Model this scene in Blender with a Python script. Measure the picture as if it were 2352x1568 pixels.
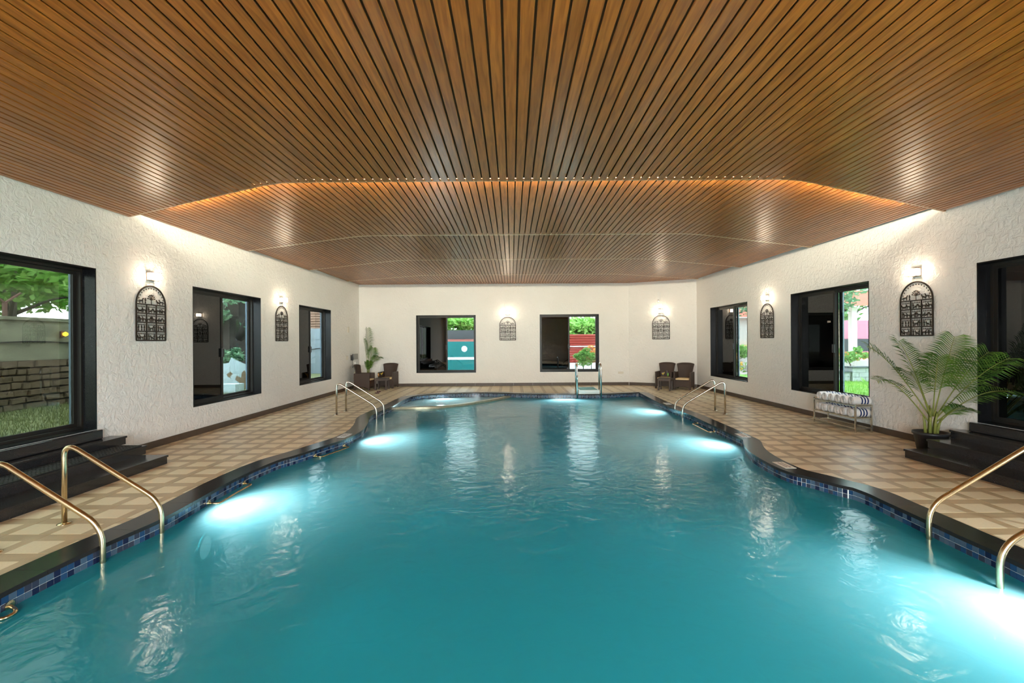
import bpy, bmesh, math, random
from mathutils import Vector, Matrix
random.seed(7)
scene = bpy.context.scene
for o in list(bpy.data.objects): bpy.data.objects.remove(o)
COL = scene.collection

# ------------------------------------------------------------------ camera
HC, F, CX, CY, ROLL = 1.62, 1065.0, 1176.0, 784.5, 0.0065
cd = bpy.data.cameras.new('camera'); cam = bpy.data.objects.new('camera', cd); COL.objects.link(cam)
cd.sensor_width = 36.0; cd.lens = F / 2352.0 * 36.0; cd.clip_start = 0.05; cd.clip_end = 300
c_, s_ = math.cos(ROLL), math.sin(ROLL)
cam.matrix_world = Matrix(((c_, s_, 0, 0), (0, 0, -1, 0), (-s_, c_, 0, HC), (0, 0, 0, 1)))
scene.camera = cam

# ------------------------------------------------------------------ world, exposure
w = bpy.data.worlds.new('sky'); scene.world = w; w.use_nodes = True
bg = w.node_tree.nodes['Background']
bg.inputs[0].default_value = (0.90, 0.96, 1.0, 1); bg.inputs[1].default_value = 12.0
vs = scene.view_settings
vs.view_transform = 'Standard'; vs.look = 'None'; vs.gamma = 1.0; vs.use_curve_mapping = False
vs.exposure = 1.43
scene.cycles.use_denoising = True
scene.cycles.max_bounces = 7; scene.cycles.diffuse_bounces = 4; scene.cycles.glossy_bounces = 3
scene.cycles.use_adaptive_sampling = True; scene.cycles.adaptive_threshold = 0.08; scene.cycles.adaptive_min_samples = 16
scene.cycles.transparent_max_bounces = 10; scene.cycles.transmission_bounces = 4
scene.cycles.caustics_reflective = False; scene.cycles.caustics_refractive = False
scene.cycles.sample_clamp_indirect = 6.0

# light levels of the lamps in the room
E_SCONCE, E_COVE1, E_COVE, E_POOL = 26.0, 500.0, 10.0, 0.25

# ------------------------------------------------------------------ helpers
def P(x, y, z=0.0):
    """pixel (2352x1568) -> point on the horizontal plane z"""
    dx, up = x - CX, CY - y
    u = dx * c_ + up * s_; v = up * c_ - dx * s_
    t = (z - HC) / v
    return Vector((u * t, F * t, z))

def tag(o, label=None, cat=None, group=None, kind=None):
    if label: o['label'] = label
    if cat: o['category'] = cat
    if group: o['group'] = group
    if kind: o['kind'] = kind
    return o

def empty(name, loc=(0, 0, 0), rz=0.0, parent=None):
    o = bpy.data.objects.new(name, None); COL.objects.link(o)
    o.location = loc; o.rotation_euler = (0, 0, rz); o.empty_display_size = 0.1
    if parent: o.parent = parent
    return o

def link(name, me, parent=None, mat=None):
    o = bpy.data.objects.new(name, me); COL.objects.link(o)
    if mat is not None:
        me.materials.clear(); me.materials.append(mat)
    if parent: o.parent = parent
    return o

class MB:
    def __init__(s): s.v = []; s.f = []; s.m = []
    def add(s, vs, fs, mi=0, M=None):
        b = len(s.v)
        for p in vs:
            p = Vector(p)
            if M is not None: p = M @ p
            s.v.append(tuple(p))
        for f in fs: s.f.append(tuple(b + i for i in f)); s.m.append(mi)
        return s
    def box(s, x0, x1, y0, y1, z0, z1, mi=0, M=None):
        vs = [(x0,y0,z0),(x1,y0,z0),(x1,y1,z0),(x0,y1,z0),(x0,y0,z1),(x1,y0,z1),(x1,y1,z1),(x0,y1,z1)]
        return s.add(vs, [(0,3,2,1),(4,5,6,7),(0,1,5,4),(1,2,6,5),(2,3,7,6),(3,0,4,7)], mi, M)
    def prism(s, poly, z0, z1, mi=0, M=None):
        n = len(poly)
        vs = [(p[0], p[1], z0) for p in poly] + [(p[0], p[1], z1) for p in poly]
        fs = [tuple(range(n - 1, -1, -1)), tuple(range(n, 2 * n))]
        fs += [(i, (i + 1) % n, n + (i + 1) % n, n + i) for i in range(n)]
        return s.add(vs, fs, mi, M)
    def tube(s, pts, r, n=8, mi=0, M=None, caps=True):
        pts = [Vector(p) for p in pts]; N = len(pts)
        rs = r if isinstance(r, (list, tuple)) else [r] * N
        vs = []; ref = None
        for i, p in enumerate(pts):
            t = (pts[min(i + 1, N - 1)] - pts[max(i - 1, 0)]).normalized()
            if ref is None:
                ref = Vector((0, 0, 1)) if abs(t.z) < 0.9 else Vector((1, 0, 0))
            a = (ref - t * ref.dot(t)).normalized(); b = t.cross(a); ref = a
            for k in range(n):
                q = 2 * math.pi * k / n
                vs.append(p + (a * math.cos(q) + b * math.sin(q)) * rs[i])
        fs = [(i * n + k, i * n + (k + 1) % n, (i + 1) * n + (k + 1) % n, (i + 1) * n + k) for i in range(N - 1) for k in range(n)]
        if caps: fs += [tuple(range(n - 1, -1, -1)), tuple((N - 1) * n + k for k in range(n))]
        return s.add(vs, fs, mi, M)
    def lathe(s, prof, n=20, mi=0, M=None):
        vs = []; N = len(prof)
        for r, z in prof:
            for k in range(n):
                q = 2 * math.pi * k / n; vs.append((r * math.cos(q), r * math.sin(q), z))
        fs = [(i * n + k, i * n + (k + 1) % n, (i + 1) * n + (k + 1) % n, (i + 1) * n + k) for i in range(N - 1) for k in range(n)]
        if prof[0][0] > 1e-4: fs.append(tuple(range(n - 1, -1, -1)))
        if prof[-1][0] > 1e-4: fs.append(tuple((N - 1) * n + k for k in range(n)))
        return s.add(vs, fs, mi, M)
    def mesh(s, name, mats, smooth=False):
        me = bpy.data.meshes.new(name); me.from_pydata(s.v, [], s.f)
        if not isinstance(mats, (list, tuple)): mats = [mats]
        for m in mats: me.materials.append(m)
        if len(mats) > 1: me.polygons.foreach_set('material_index', s.m)
        if smooth: me.polygons.foreach_set('use_smooth', [True] * len(me.polygons))
        me.update(); return me
    def build(s, name, mats, parent=None, smooth=False, bevel=0.0):
        o = link(name, s.mesh(name, mats, smooth), parent)
        if bevel:
            b = o.modifiers.new('bevel', 'BEVEL'); b.width = bevel; b.segments = 2; b.limit_method = 'ANGLE'
        return o

def box_obj(name, x0, x1, y0, y1, z0, z1, mat, parent=None, bevel=0.0):
    return MB().box(x0, x1, y0, y1, z0, z1).build(name, mat, parent, bevel=bevel)

def fillet(pts, r, n=6):
    """round the inner corners of a polyline"""
    pts = [Vector(p) for p in pts]; out = [pts[0]]
    for i in range(1, len(pts) - 1):
        a, b, c = pts[i - 1], pts[i], pts[i + 1]
        d1, d2 = (a - b), (c - b); rr = min(r, d1.length * 0.49, d2.length * 0.49)
        p, q = b + d1.normalized() * rr, b + d2.normalized() * rr
        for k in range(n + 1):
            t = k / n; out.append(p * (1 - t) ** 2 + b * 2 * t * (1 - t) + q * t * t)
    out.append(pts[-1]); return out

# ------------------------------------------------------------------ materials
def nt(name):
    m = bpy.data.materials.new(name); m.use_nodes = True
    t = m.node_tree; return m, t, t.nodes['Principled BSDF'], t.nodes['Material Output']

def simple(name, col, rough=0.5, metal=0.0, spec=0.5, noise=0.0, nscale=8.0, bump=0.0, bscale=40.0, emit=None, estr=0.0, coat=0.0):
    m, t, b, out = nt(name)
    b.inputs['Base Color'].default_value = (*col, 1); b.inputs['Roughness'].default_value = rough
    b.inputs['Metallic'].default_value = metal; b.inputs['Specular IOR Level'].default_value = spec
    b.inputs['Coat Weight'].default_value = coat
    if emit: b.inputs['Emission Color'].default_value = (*emit, 1); b.inputs['Emission Strength'].default_value = estr
    if noise:
        tc = t.nodes.new('ShaderNodeTexCoord'); n = t.nodes.new('ShaderNodeTexNoise'); n.inputs['Scale'].default_value = nscale
        n.inputs['Detail'].default_value = 5
        mx = t.nodes.new('ShaderNodeMix'); mx.data_type = 'RGBA'
        t.links.new(tc.outputs['Object'], n.inputs['Vector'])
        mx.inputs[6].default_value = (*[max(0, c * (1 - noise)) for c in col], 1)
        mx.inputs[7].default_value = (*[min(1, c * (1 + noise)) for c in col], 1)
        t.links.new(n.outputs['Fac'], mx.inputs[0]); t.links.new(mx.outputs[2], b.inputs['Base Color'])
    if bump:
        tc = t.nodes.new('ShaderNodeTexCoord'); n = t.nodes.new('ShaderNodeTexNoise'); n.inputs['Scale'].default_value = bscale
        n.inputs['Detail'].default_value = 4
        bp = t.nodes.new('ShaderNodeBump'); bp.inputs['Strength'].default_value = bump; bp.inputs['Distance'].default_value = 0.02
        t.links.new(tc.outputs['Object'], n.inputs['Vector']); t.links.new(n.outputs['Fac'], bp.inputs['Height'])
        t.links.new(bp.outputs['Normal'], b.inputs['Normal'])
    return m

def emitter(name, col, s):
    m, t, b, out = nt(name); t.nodes.remove(b)
    e = t.nodes.new('ShaderNodeEmission'); e.inputs[0].default_value = (*col, 1); e.inputs[1].default_value = s
    t.links.new(e.outputs[0], out.inputs[0]); return m

def both_sides_ior(t, fr, ior):
    """the Fresnel node inverts the index on back faces; a thin sheet reflects alike from both sides"""
    g = t.nodes.new('ShaderNodeNewGeometry'); mr = t.nodes.new('ShaderNodeMapRange')
    mr.inputs[3].default_value = ior; mr.inputs[4].default_value = 1 / ior
    t.links.new(g.outputs['Backfacing'], mr.inputs[0]); t.links.new(mr.outputs[0], fr.inputs[0])

def glass(name, tint, refl, rough=0.0, fres=0.75):
    """thin pane: part mirror, part see-through"""
    m, t, b, out = nt(name); t.nodes.remove(b)
    tr = t.nodes.new('ShaderNodeBsdfTransparent'); tr.inputs[0].default_value = (*tint, 1)
    g = t.nodes.new('ShaderNodeBsdfGlossy'); g.inputs['Roughness'].default_value = rough; g.inputs[0].default_value = (1, 1, 1, 1)
    lw = t.nodes.new('ShaderNodeFresnel'); both_sides_ior(t, lw, 1.5)
    ma = t.nodes.new('ShaderNodeMath'); ma.operation = 'MULTIPLY_ADD'; ma.inputs[1].default_value = fres; ma.inputs[2].default_value = refl
    ma.use_clamp = True
    mx = t.nodes.new('ShaderNodeMixShader')
    t.links.new(lw.outputs[0], ma.inputs[0]); t.links.new(ma.outputs[0], mx.inputs[0])
    t.links.new(tr.outputs[0], mx.inputs[1]); t.links.new(g.outputs[0], mx.inputs[2]); t.links.new(mx.outputs[0], out.inputs[0])
    return m

def stucco():
    m, t, b, out = nt('white_stucco'); b.inputs['Roughness'].default_value = 0.75; b.inputs['Specular IOR Level'].default_value = 0.35
    tc = t.nodes.new('ShaderNodeTexCoord')
    n1 = t.nodes.new('ShaderNodeTexNoise'); n1.inputs['Scale'].default_value = 12; n1.inputs['Detail'].default_value = 7; n1.inputs['Distortion'].default_value = 0.8; n1.inputs['Roughness'].default_value = 0.6
    n2 = t.nodes.new('ShaderNodeTexNoise'); n2.inputs['Scale'].default_value = 1.2; n2.inputs['Detail'].default_value = 4
    mx = t.nodes.new('ShaderNodeMix'); mx.data_type = 'RGBA'
    mx.inputs[6].default_value = (0.79, 0.76, 0.72, 1); mx.inputs[7].default_value = (0.86, 0.835, 0.80, 1)
    bp = t.nodes.new('ShaderNodeBump'); bp.inputs['Strength'].default_value = 0.9; bp.inputs['Distance'].default_value = 0.03
    t.links.new(tc.outputs['Object'], n1.inputs['Vector']); t.links.new(tc.outputs['Object'], n2.inputs['Vector'])
    t.links.new(n2.outputs['Fac'], mx.inputs[0]); t.links.new(mx.outputs[2], b.inputs['Base Color'])
    t.links.new(n1.outputs['Fac'], bp.inputs['Height']); t.links.new(bp.outputs['Normal'], b.inputs['Normal'])
    return m

def ceiling_wood():
    m, t, b, out = nt('brown_wood_board'); b.inputs['Roughness'].default_value = 0.31; b.inputs['Specular IOR Level'].default_value = 0.28
    tc = t.nodes.new('ShaderNodeTexCoord'); oi = t.nodes.new('ShaderNodeObjectInfo')
    mp = t.nodes.new('ShaderNodeMapping'); mp.inputs['Scale'].default_value = (14, 0.9, 14)
    cmb = t.nodes.new('ShaderNodeMath'); cmb.operation = 'MULTIPLY'; cmb.inputs[1].default_value = 37.0
    cx = t.nodes.new('ShaderNodeCombineXYZ')
    t.links.new(oi.outputs['Random'], cmb.inputs[0]); t.links.new(cmb.outputs[0], cx.inputs[0]); t.links.new(cmb.outputs[0], cx.inputs[1])
    ad = t.nodes.new('ShaderNodeVectorMath'); ad.operation = 'ADD'
    t.links.new(tc.outputs['Object'], mp.inputs['Vector']); t.links.new(mp.outputs[0], ad.inputs[0]); t.links.new(cx.outputs[0], ad.inputs[1])
    n = t.nodes.new('ShaderNodeTexNoise'); n.inputs['Scale'].default_value = 3.0; n.inputs['Detail'].default_value = 7; n.inputs['Distortion'].default_value = 0.6
    t.links.new(ad.outputs[0], n.inputs['Vector'])
    cr = t.nodes.new('ShaderNodeValToRGB')
    cr.color_ramp.elements[0].position = 0.3; cr.color_ramp.elements[0].color = (0.25, 0.076, 0.011, 1)
    cr.color_ramp.elements[1].position = 0.72; cr.color_ramp.elements[1].color = (0.46, 0.155, 0.024, 1)
    t.links.new(n.outputs['Fac'], cr.inputs[0])
    hs = t.nodes.new('ShaderNodeHueSaturation'); mr = t.nodes.new('ShaderNodeMapRange')
    mr.inputs[3].default_value = 0.88; mr.inputs[4].default_value = 1.14
    t.links.new(oi.outputs['Random'], mr.inputs[0]); t.links.new(mr.outputs[0], hs.inputs['Value']); t.links.new(cr.outputs[0], hs.inputs['Color'])
    t.links.new(hs.outputs[0], b.inputs['Base Color'])
    bp = t.nodes.new('ShaderNodeBump'); bp.inputs['Strength'].default_value = 0.06; bp.inputs['Distance'].default_value = 0.01
    t.links.new(n.outputs['Fac'], bp.inputs['Height']); t.links.new(bp.outputs['Normal'], b.inputs['Normal'])
    return m

TILE = 0.36
def deck_tile():
    """beige floor tile with a pale square printed inside a brown border, position in world metres"""
    m, t, b, out = nt('beige_deck_tile'); b.inputs['Roughness'].default_value = 0.38
    tc = t.nodes.new('ShaderNodeTexCoord'); geo = t.nodes.new('ShaderNodeNewGeometry')
    sep = t.nodes.new('ShaderNodeSeparateXYZ'); t.links.new(geo.outputs['Position'], sep.inputs[0])
    def frac(sock, off):
        a = t.nodes.new('ShaderNodeMath'); a.operation = 'MULTIPLY_ADD'; a.inputs[1].default_value = 1 / TILE; a.inputs[2].default_value = off
        f = t.nodes.new('ShaderNodeMath'); f.operation = 'FRACT'; t.links.new(sock, a.inputs[0]); t.links.new(a.outputs[0], f.inputs[0]); return f.outputs[0], a.outputs[0]
    fx, ax = frac(sep.outputs[0], 100.0); fy, ay = frac(sep.outputs[1], 100.0)
    def lt(sock, v):
        a = t.nodes.new('ShaderNodeMath'); a.operation = 'LESS_THAN'; a.inputs[1].default_value = v; t.links.new(sock, a.inputs[0]); return a.outputs[0]
    ml = t.nodes.new('ShaderNodeMath'); ml.operation = 'MULTIPLY'
    t.links.new(lt(fx, 0.74), ml.inputs[0]); t.links.new(lt(fy, 0.63), ml.inputs[1])
    n = t.nodes.new('ShaderNodeTexNoise'); n.inputs['Scale'].default_value = 2.2; n.inputs['Detail'].default_value = 5
    mpv = t.nodes.new('ShaderNodeMapping'); mpv.inputs['Scale'].default_value = (1.0, 2.5, 1.0)
    t.links.new(geo.outputs['Position'], mpv.inputs['Vector']); t.links.new(mpv.outputs[0], n.inputs['Vector'])
    n2 = t.nodes.new('ShaderNodeTexNoise'); n2.inputs['Scale'].default_value = 45; n2.inputs['Detail'].default_value = 4
    t.links.new(geo.outputs['Position'], n2.inputs['Vector'])
    dk = t.nodes.new('ShaderNodeMix'); dk.data_type = 'RGBA'; dk.inputs[6].default_value = (0.38, 0.26, 0.135, 1); dk.inputs[7].default_value = (0.62, 0.48, 0.29, 1)
    lg = t.nodes.new('ShaderNodeMix'); lg.data_type = 'RGBA'; lg.inputs[6].default_value = (0.75, 0.61, 0.39, 1); lg.inputs[7].default_value = (0.86, 0.73, 0.50, 1)
    t.links.new(n.outputs['Fac'], dk.inputs[0]); t.links.new(n2.outputs['Fac'], lg.inputs[0])
    mx = t.nodes.new('ShaderNodeMix'); mx.data_type = 'RGBA'; t.links.new(ml.outputs[0], mx.inputs[0]); t.links.new(dk.outputs[2], mx.inputs[6]); t.links.new(lg.outputs[2], mx.inputs[7])
    t.links.new(mx.outputs[2], b.inputs['Base Color'])
    bp = t.nodes.new('ShaderNodeBump'); bp.inputs['Strength'].default_value = 0.12; bp.inputs['Distance'].default_value = 0.01
    t.links.new(n2.outputs['Fac'], bp.inputs['Height']); t.links.new(bp.outputs['Normal'], b.inputs['Normal'])
    return m

def water_mat(name='milky_pool_water', trans=0.22, body=(0.035, 0.49, 0.54), vol=0.9):
    m, t, b, out = nt(name); t.nodes.remove(b)
    geo = t.nodes.new('ShaderNodeNewGeometry')
    n = t.nodes.new('ShaderNodeTexNoise'); n.inputs['Scale'].default_value = 4.5; n.inputs['Detail'].default_value = 4; n.inputs['Distortion'].default_value = 1.2
    t.links.new(geo.outputs['Position'], n.inputs['Vector'])
    bp = t.nodes.new('ShaderNodeBump'); bp.inputs['Strength'].default_value = 0.16; bp.inputs['Distance'].default_value = 0.05
    t.links.new(n.outputs['Fac'], bp.inputs['Height'])
    fr = t.nodes.new('ShaderNodeFresnel'); both_sides_ior(t, fr, 1.33); t.links.new(bp.outputs['Normal'], fr.inputs['Normal'])
    gl = t.nodes.new('ShaderNodeBsdfGlossy'); gl.inputs['Roughness'].default_value = 0.14; t.links.new(bp.outputs['Normal'], gl.inputs['Normal'])
    tr = t.nodes.new('ShaderNodeBsdfTransparent'); tr.inputs[0].default_value = (0.8, 0.97, 0.98, 1)
    df = t.nodes.new('ShaderNodeBsdfDiffuse'); df.inputs[0].default_value = (*body, 1)
    tl = t.nodes.new('ShaderNodeBsdfTranslucent'); tl.inputs[0].default_value = (0.55, 0.88, 0.93, 1)
    a = t.nodes.new('ShaderNodeMixShader'); a.inputs[0].default_value = 0.5
    t.links.new(df.outputs[0], a.inputs[1]); t.links.new(tl.outputs[0], a.inputs[2])
    c = t.nodes.new('ShaderNodeMixShader'); c.inputs[0].default_value = trans
    t.links.new(a.outputs[0], c.inputs[1]); t.links.new(tr.outputs[0], c.inputs[2])
    d = t.nodes.new('ShaderNodeMixShader'); t.links.new(fr.outputs[0], d.inputs[0])
    t.links.new(c.outputs[0], d.inputs[1]); t.links.new(gl.outputs[0], d.inputs[2]); t.links.new(d.outputs[0], out.inputs[0])
    va = t.nodes.new('ShaderNodeVolumeAbsorption'); va.inputs[0].default_value = (0.30, 0.86, 0.90, 1); va.inputs[1].default_value = vol
    t.links.new(va.outputs[0], out.inputs['Volume'])
    return m

def water_side(name='water_body_side', vol=0.9):
    m, t, b, out = nt(name); t.nodes.remove(b)
    tr = t.nodes.new('ShaderNodeBsdfTransparent'); t.links.new(tr.outputs[0], out.inputs[0])
    va = t.nodes.new('ShaderNodeVolumeAbsorption'); va.inputs[0].default_value = (0.30, 0.86, 0.90, 1); va.inputs[1].default_value = vol
    t.links.new(va.outputs[0], out.inputs['Volume']); return m

def leafmat(name, c1, c2, rough=0.5, transl=0.35):
    m, t, b, out = nt(name); t.nodes.remove(b)
    geo = t.nodes.new('ShaderNodeNewGeometry'); mx = t.nodes.new('ShaderNodeMix'); mx.data_type = 'RGBA'
    mx.inputs[6].default_value = (*c1, 1); mx.inputs[7].default_value = (*c2, 1)
    t.links.new(geo.outputs['Random Per Island'], mx.inputs[0])
    p = t.nodes.new('ShaderNodeBsdfPrincipled'); p.inputs['Roughness'].default_value = rough; t.links.new(mx.outputs[2], p.inputs['Base Color'])
    tl = t.nodes.new('ShaderNodeBsdfTranslucent'); t.links.new(mx.outputs[2], tl.inputs[0])
    a = t.nodes.new('ShaderNodeMixShader'); a.inputs[0].default_value = transl
    t.links.new(p.outputs[0], a.inputs[1]); t.links.new(tl.outputs[0], a.inputs[2]); t.links.new(a.outputs[0], out.inputs[0]); return m

M = dict(
    stucco=stucco(), wood=ceiling_wood(), deck=deck_tile(), water=water_mat(), shallow=water_mat('clear_shallow_water', 0.30, (0.84, 0.90, 0.90), 0.15), waterside=water_side(), shallowside=water_side('shallow_water_side', 0.15),
    backing=simple('dark_ceiling_backing', (0.15, 0.065, 0.022), 0.7),
    wtrim=simple('brown_ceiling_trim', (0.46, 0.25, 0.11), 0.35),
    paletrim=simple('pale_ceiling_trim', (0.72, 0.50, 0.29), 0.4),
    roof=simple('light_block_grey', (0.4, 0.4, 0.4), 0.9),
    granite=simple('black_granite', (0.018, 0.017, 0.018), 0.16, noise=0.5, nscale=160, bump=0.02, bscale=200),
    coping=simple('black_coping_granite', (0.022, 0.020, 0.020), 0.18, spec=0.22, noise=0.45, nscale=220),
    reveal=simple('window_reveal_granite', (0.008, 0.008, 0.009), 0.22, spec=0.25, noise=0.4, nscale=120),
    alu=simple('dark_bronze_aluminium', (0.014, 0.012, 0.010), 0.42, spec=0.3),
    blackplast=simple('black_plastic', (0.015, 0.015, 0.016), 0.4),
    bluealu=simple('daylight_tinted_aluminium', (0.16, 0.24, 0.33), 0.4),  # the blue of outdoor daylight is put into this colour
    clear=glass('clear_glass', (0.34, 0.37, 0.37), 0.008, fres=0.35), door=glass('door_glass', (0.25, 0.27, 0.25), 0.02, fres=0.5), open=glass('untinted_glass', (0.95, 0.97, 0.96), 0.0),
    dark=glass('dark_reflective_glass', (0.012, 0.012, 0.012), 0.03, fres=0.45),
    skirt=simple('brown_skirting_tile', (0.075, 0.05, 0.033), 0.45, noise=0.25, nscale=10),
    grout=simple('pale_grout', (0.80, 0.82, 0.80), 0.8),
    plaster=simple('aqua_pool_plaster', (0.14, 0.55, 0.58), 0.7), poolfloor=simple('aqua_pool_floor', (0.14, 0.55, 0.58), 0.7),
    white_pool=simple('white_pool_floor', (0.85, 0.90, 0.90), 0.6),
    divider=simple('weathered_steel_capping', (0.36, 0.33, 0.22), 0.35, metal=0.5, noise=0.3, nscale=12),
    t0=simple('mosaic_navy', (0.010, 0.015, 0.048), 0.15), t1=simple('mosaic_steel_blue', (0.060, 0.098, 0.150), 0.15),
    t2=simple('mosaic_mid_blue', (0.018, 0.055, 0.130), 0.15), t3=simple('mosaic_slate', (0.034, 0.040, 0.066), 0.15),
    steel=simple('brushed_steel', (0.62, 0.57, 0.48), 0.24, metal=1.0, noise=0.12, nscale=60),
    brass=simple('tarnished_steel', (0.66, 0.53, 0.33), 0.27, metal=1.0, noise=0.15, nscale=50),
    chrome=simple('chrome', (0.82, 0.82, 0.80), 0.1, metal=1.0),
    bronze=simple('bronze', (0.16, 0.10, 0.055), 0.4, metal=0.7),
    iron=simple('rusty_black_iron', (0.035, 0.022, 0.014), 0.55, metal=0.3),
    lamp=emitter('warm_lamp_glass', (1.0, 0.82, 0.60), E_SCONCE),
    cove1=emitter('cove_strip_bright', (1.0, 0.92, 0.70), E_COVE1), cove=emitter('cove_strip', (1.0, 0.90, 0.76), E_COVE),
    poollens=emitter('pool_lamp_lens', (0.86, 0.95, 1.0), E_POOL),
    rattan=simple('brown_rattan', (0.060, 0.036, 0.026), 0.5, noise=0.25, nscale=60, bump=0.5, bscale=160),
    cushion=simple('cream_cushion', (0.80, 0.60, 0.34), 0.8), tablebrown=simple('brown_resin', (0.065, 0.042, 0.034), 0.45),
    white=simple('white_plastic', (0.80, 0.79, 0.76), 0.4), ivory=simple('ivory_plastic', (0.72, 0.66, 0.56), 0.45),
    greypl=simple('grey_plastic', (0.36, 0.34, 0.31), 0.5), green=simple('green_tread', (0.0, 0.20, 0.15), 0.6),
    beige=simple('beige_cap', (0.62, 0.54, 0.36), 0.6), fibre=simple('white_fibreglass', (0.80, 0.84, 0.80), 0.3),
    rubber=simple('black_rubber', (0.012, 0.011, 0.010), 0.6), soil=simple('soil', (0.05, 0.03, 0.018), 0.9, noise=0.5, nscale=40),
    pot=simple('black_pot', (0.022, 0.022, 0.024), 0.4),
    palm=leafmat('palm_leaf', (0.035, 0.11, 0.014), (0.15, 0.27, 0.04), 0.35, 0.25), stem=simple('palm_stem', (0.24, 0.26, 0.06), 0.5, noise=0.4, nscale=20),
    towel=simple('white_towel', (0.80, 0.77, 0.75), 0.95, bump=0.4, bscale=150), navy=simple('navy_stripe', (0.012, 0.035, 0.14), 0.95, bump=0.4, bscale=150),
    orange=simple('orange_drink', (0.85, 0.28, 0.02), 0.2), yellow=simple('yellow_drink', (0.9, 0.55, 0.02), 0.2), lime=simple('green_drink', (0.25, 0.55, 0.03), 0.2),
    barglass=glass('bar_glass', (0.92, 0.94, 0.94), 0.06), petal=simple('purple_petal', (0.10, 0.01, 0.04), 0.6),
    stone=simple('rubble_stone', (0.15, 0.105, 0.072), 0.9, noise=0.4, nscale=6, bump=0.6, bscale=14),
    mortar=simple('dark_mortar', (0.06, 0.05, 0.04), 0.95), stain=simple('stained_plaster', (0.22, 0.22, 0.165), 0.9, noise=0.85, nscale=4.5),
    bark=simple('grey_bark', (0.05, 0.042, 0.036), 0.95, noise=0.6, nscale=5, bump=0.8, bscale=9),
    ground=simple('mossy_ground', (0.16, 0.18, 0.08), 0.95, noise=0.6, nscale=3), lawn=simple('lawn', (0.16, 0.34, 0.06), 0.95, noise=0.45, nscale=6),
    pave=simple('pale_paving', (0.42, 0.36, 0.33), 0.9, noise=0.2, nscale=3),
    leaf1=leafmat('leaf_bright', (0.16, 0.42, 0.06), (0.42, 0.66, 0.20)), leaf2=leafmat('leaf_dark', (0.05, 0.16, 0.035), (0.17, 0.36, 0.09)),
    leaf3=leafmat('leaf_shrub', (0.10, 0.30, 0.06), (0.30, 0.52, 0.14)), leafo=leafmat('leaf_orange', (0.75, 0.26, 0.05), (0.85, 0.55, 0.12)),
    leafg=leafmat('grass_dry', (0.10, 0.13, 0.04), (0.24, 0.26, 0.09)), leafl=leafmat('grass_lush', (0.16, 0.36, 0.05), (0.36, 0.56, 0.12)),
    leafb=leafmat('leaf_bluegreen', (0.10, 0.24, 0.14), (0.27, 0.45, 0.26)),
    teal=simple('teal_paint', (0.0, 0.19, 0.20), 0.6, noise=0.12, nscale=2), pwhite=simple('white_paint', (0.85, 0.88, 0.90), 0.6),
    greysheet=simple('grey_sheet', (0.08, 0.08, 0.09), 0.5, noise=0.25, nscale=3), pink=simple('pink_band', (0.55, 0.18, 0.16), 0.7),
    redsheet=simple('red_metal_sheet', (0.34, 0.04, 0.03), 0.45), concrete=simple('bluish_concrete', (0.30, 0.36, 0.42), 0.9, noise=0.3, nscale=2.5),
    brownsheet=simple('brown_corrugated_sheet', (0.30, 0.17, 0.12), 0.6), cream=simple('cream_render', (0.78, 0.66, 0.50), 0.9),
    tile_roof=simple('red_roof_tile', (0.66, 0.25, 0.19), 0.8, noise=0.3, nscale=12), greyren=simple('grey_render', (0.50, 0.49, 0.47), 0.9),
    block=simple('grey_stone_block', (0.36, 0.39, 0.40), 0.8, noise=0.4, nscale=9), slate=simple('slate_cap', (0.06, 0.075, 0.09), 0.5),
    darkwin=simple('dark_window', (0.02, 0.03, 0.035), 0.15), ylamp=emitter('yellow_lamp', (1.0, 0.62, 0.05), 14.0),
    cable=simple('black_cable', (0.01, 0.01, 0.01), 0.6), board=simple('pale_blue_board', (0.50, 0.62, 0.68), 0.6, noise=0.1, nscale=5),
    brownpatch=simple('torn_brown_board', (0.22, 0.16, 0.10), 0.9), redshut=simple('red_shutter', (0.50, 0.09, 0.09), 0.6),
    pinkwall=simple('pink_wall', (0.75, 0.30, 0.42), 0.8), rust=simple('rust_post', (0.13, 0.06, 0.05), 0.7), peach=simple('peach_awning', (0.9, 0.52, 0.25), 0.7),
)
M['poollens'].cycles.emission_sampling = 'NONE'; M['ylamp'].cycles.emission_sampling = 'NONE'
TILES = [M['t0'], M['t1'], M['t2'], M['t3']]

# ------------------------------------------------------------------ room constants
XL, XR, YB, YF = -5.60, 6.35, 17.0, -4.0
CH0, CH1 = Vector((4.28, 17.0, 0)), Vector((6.35, 15.93, 0))     # chamfered corner wall
TOPZ = 4.15

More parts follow.
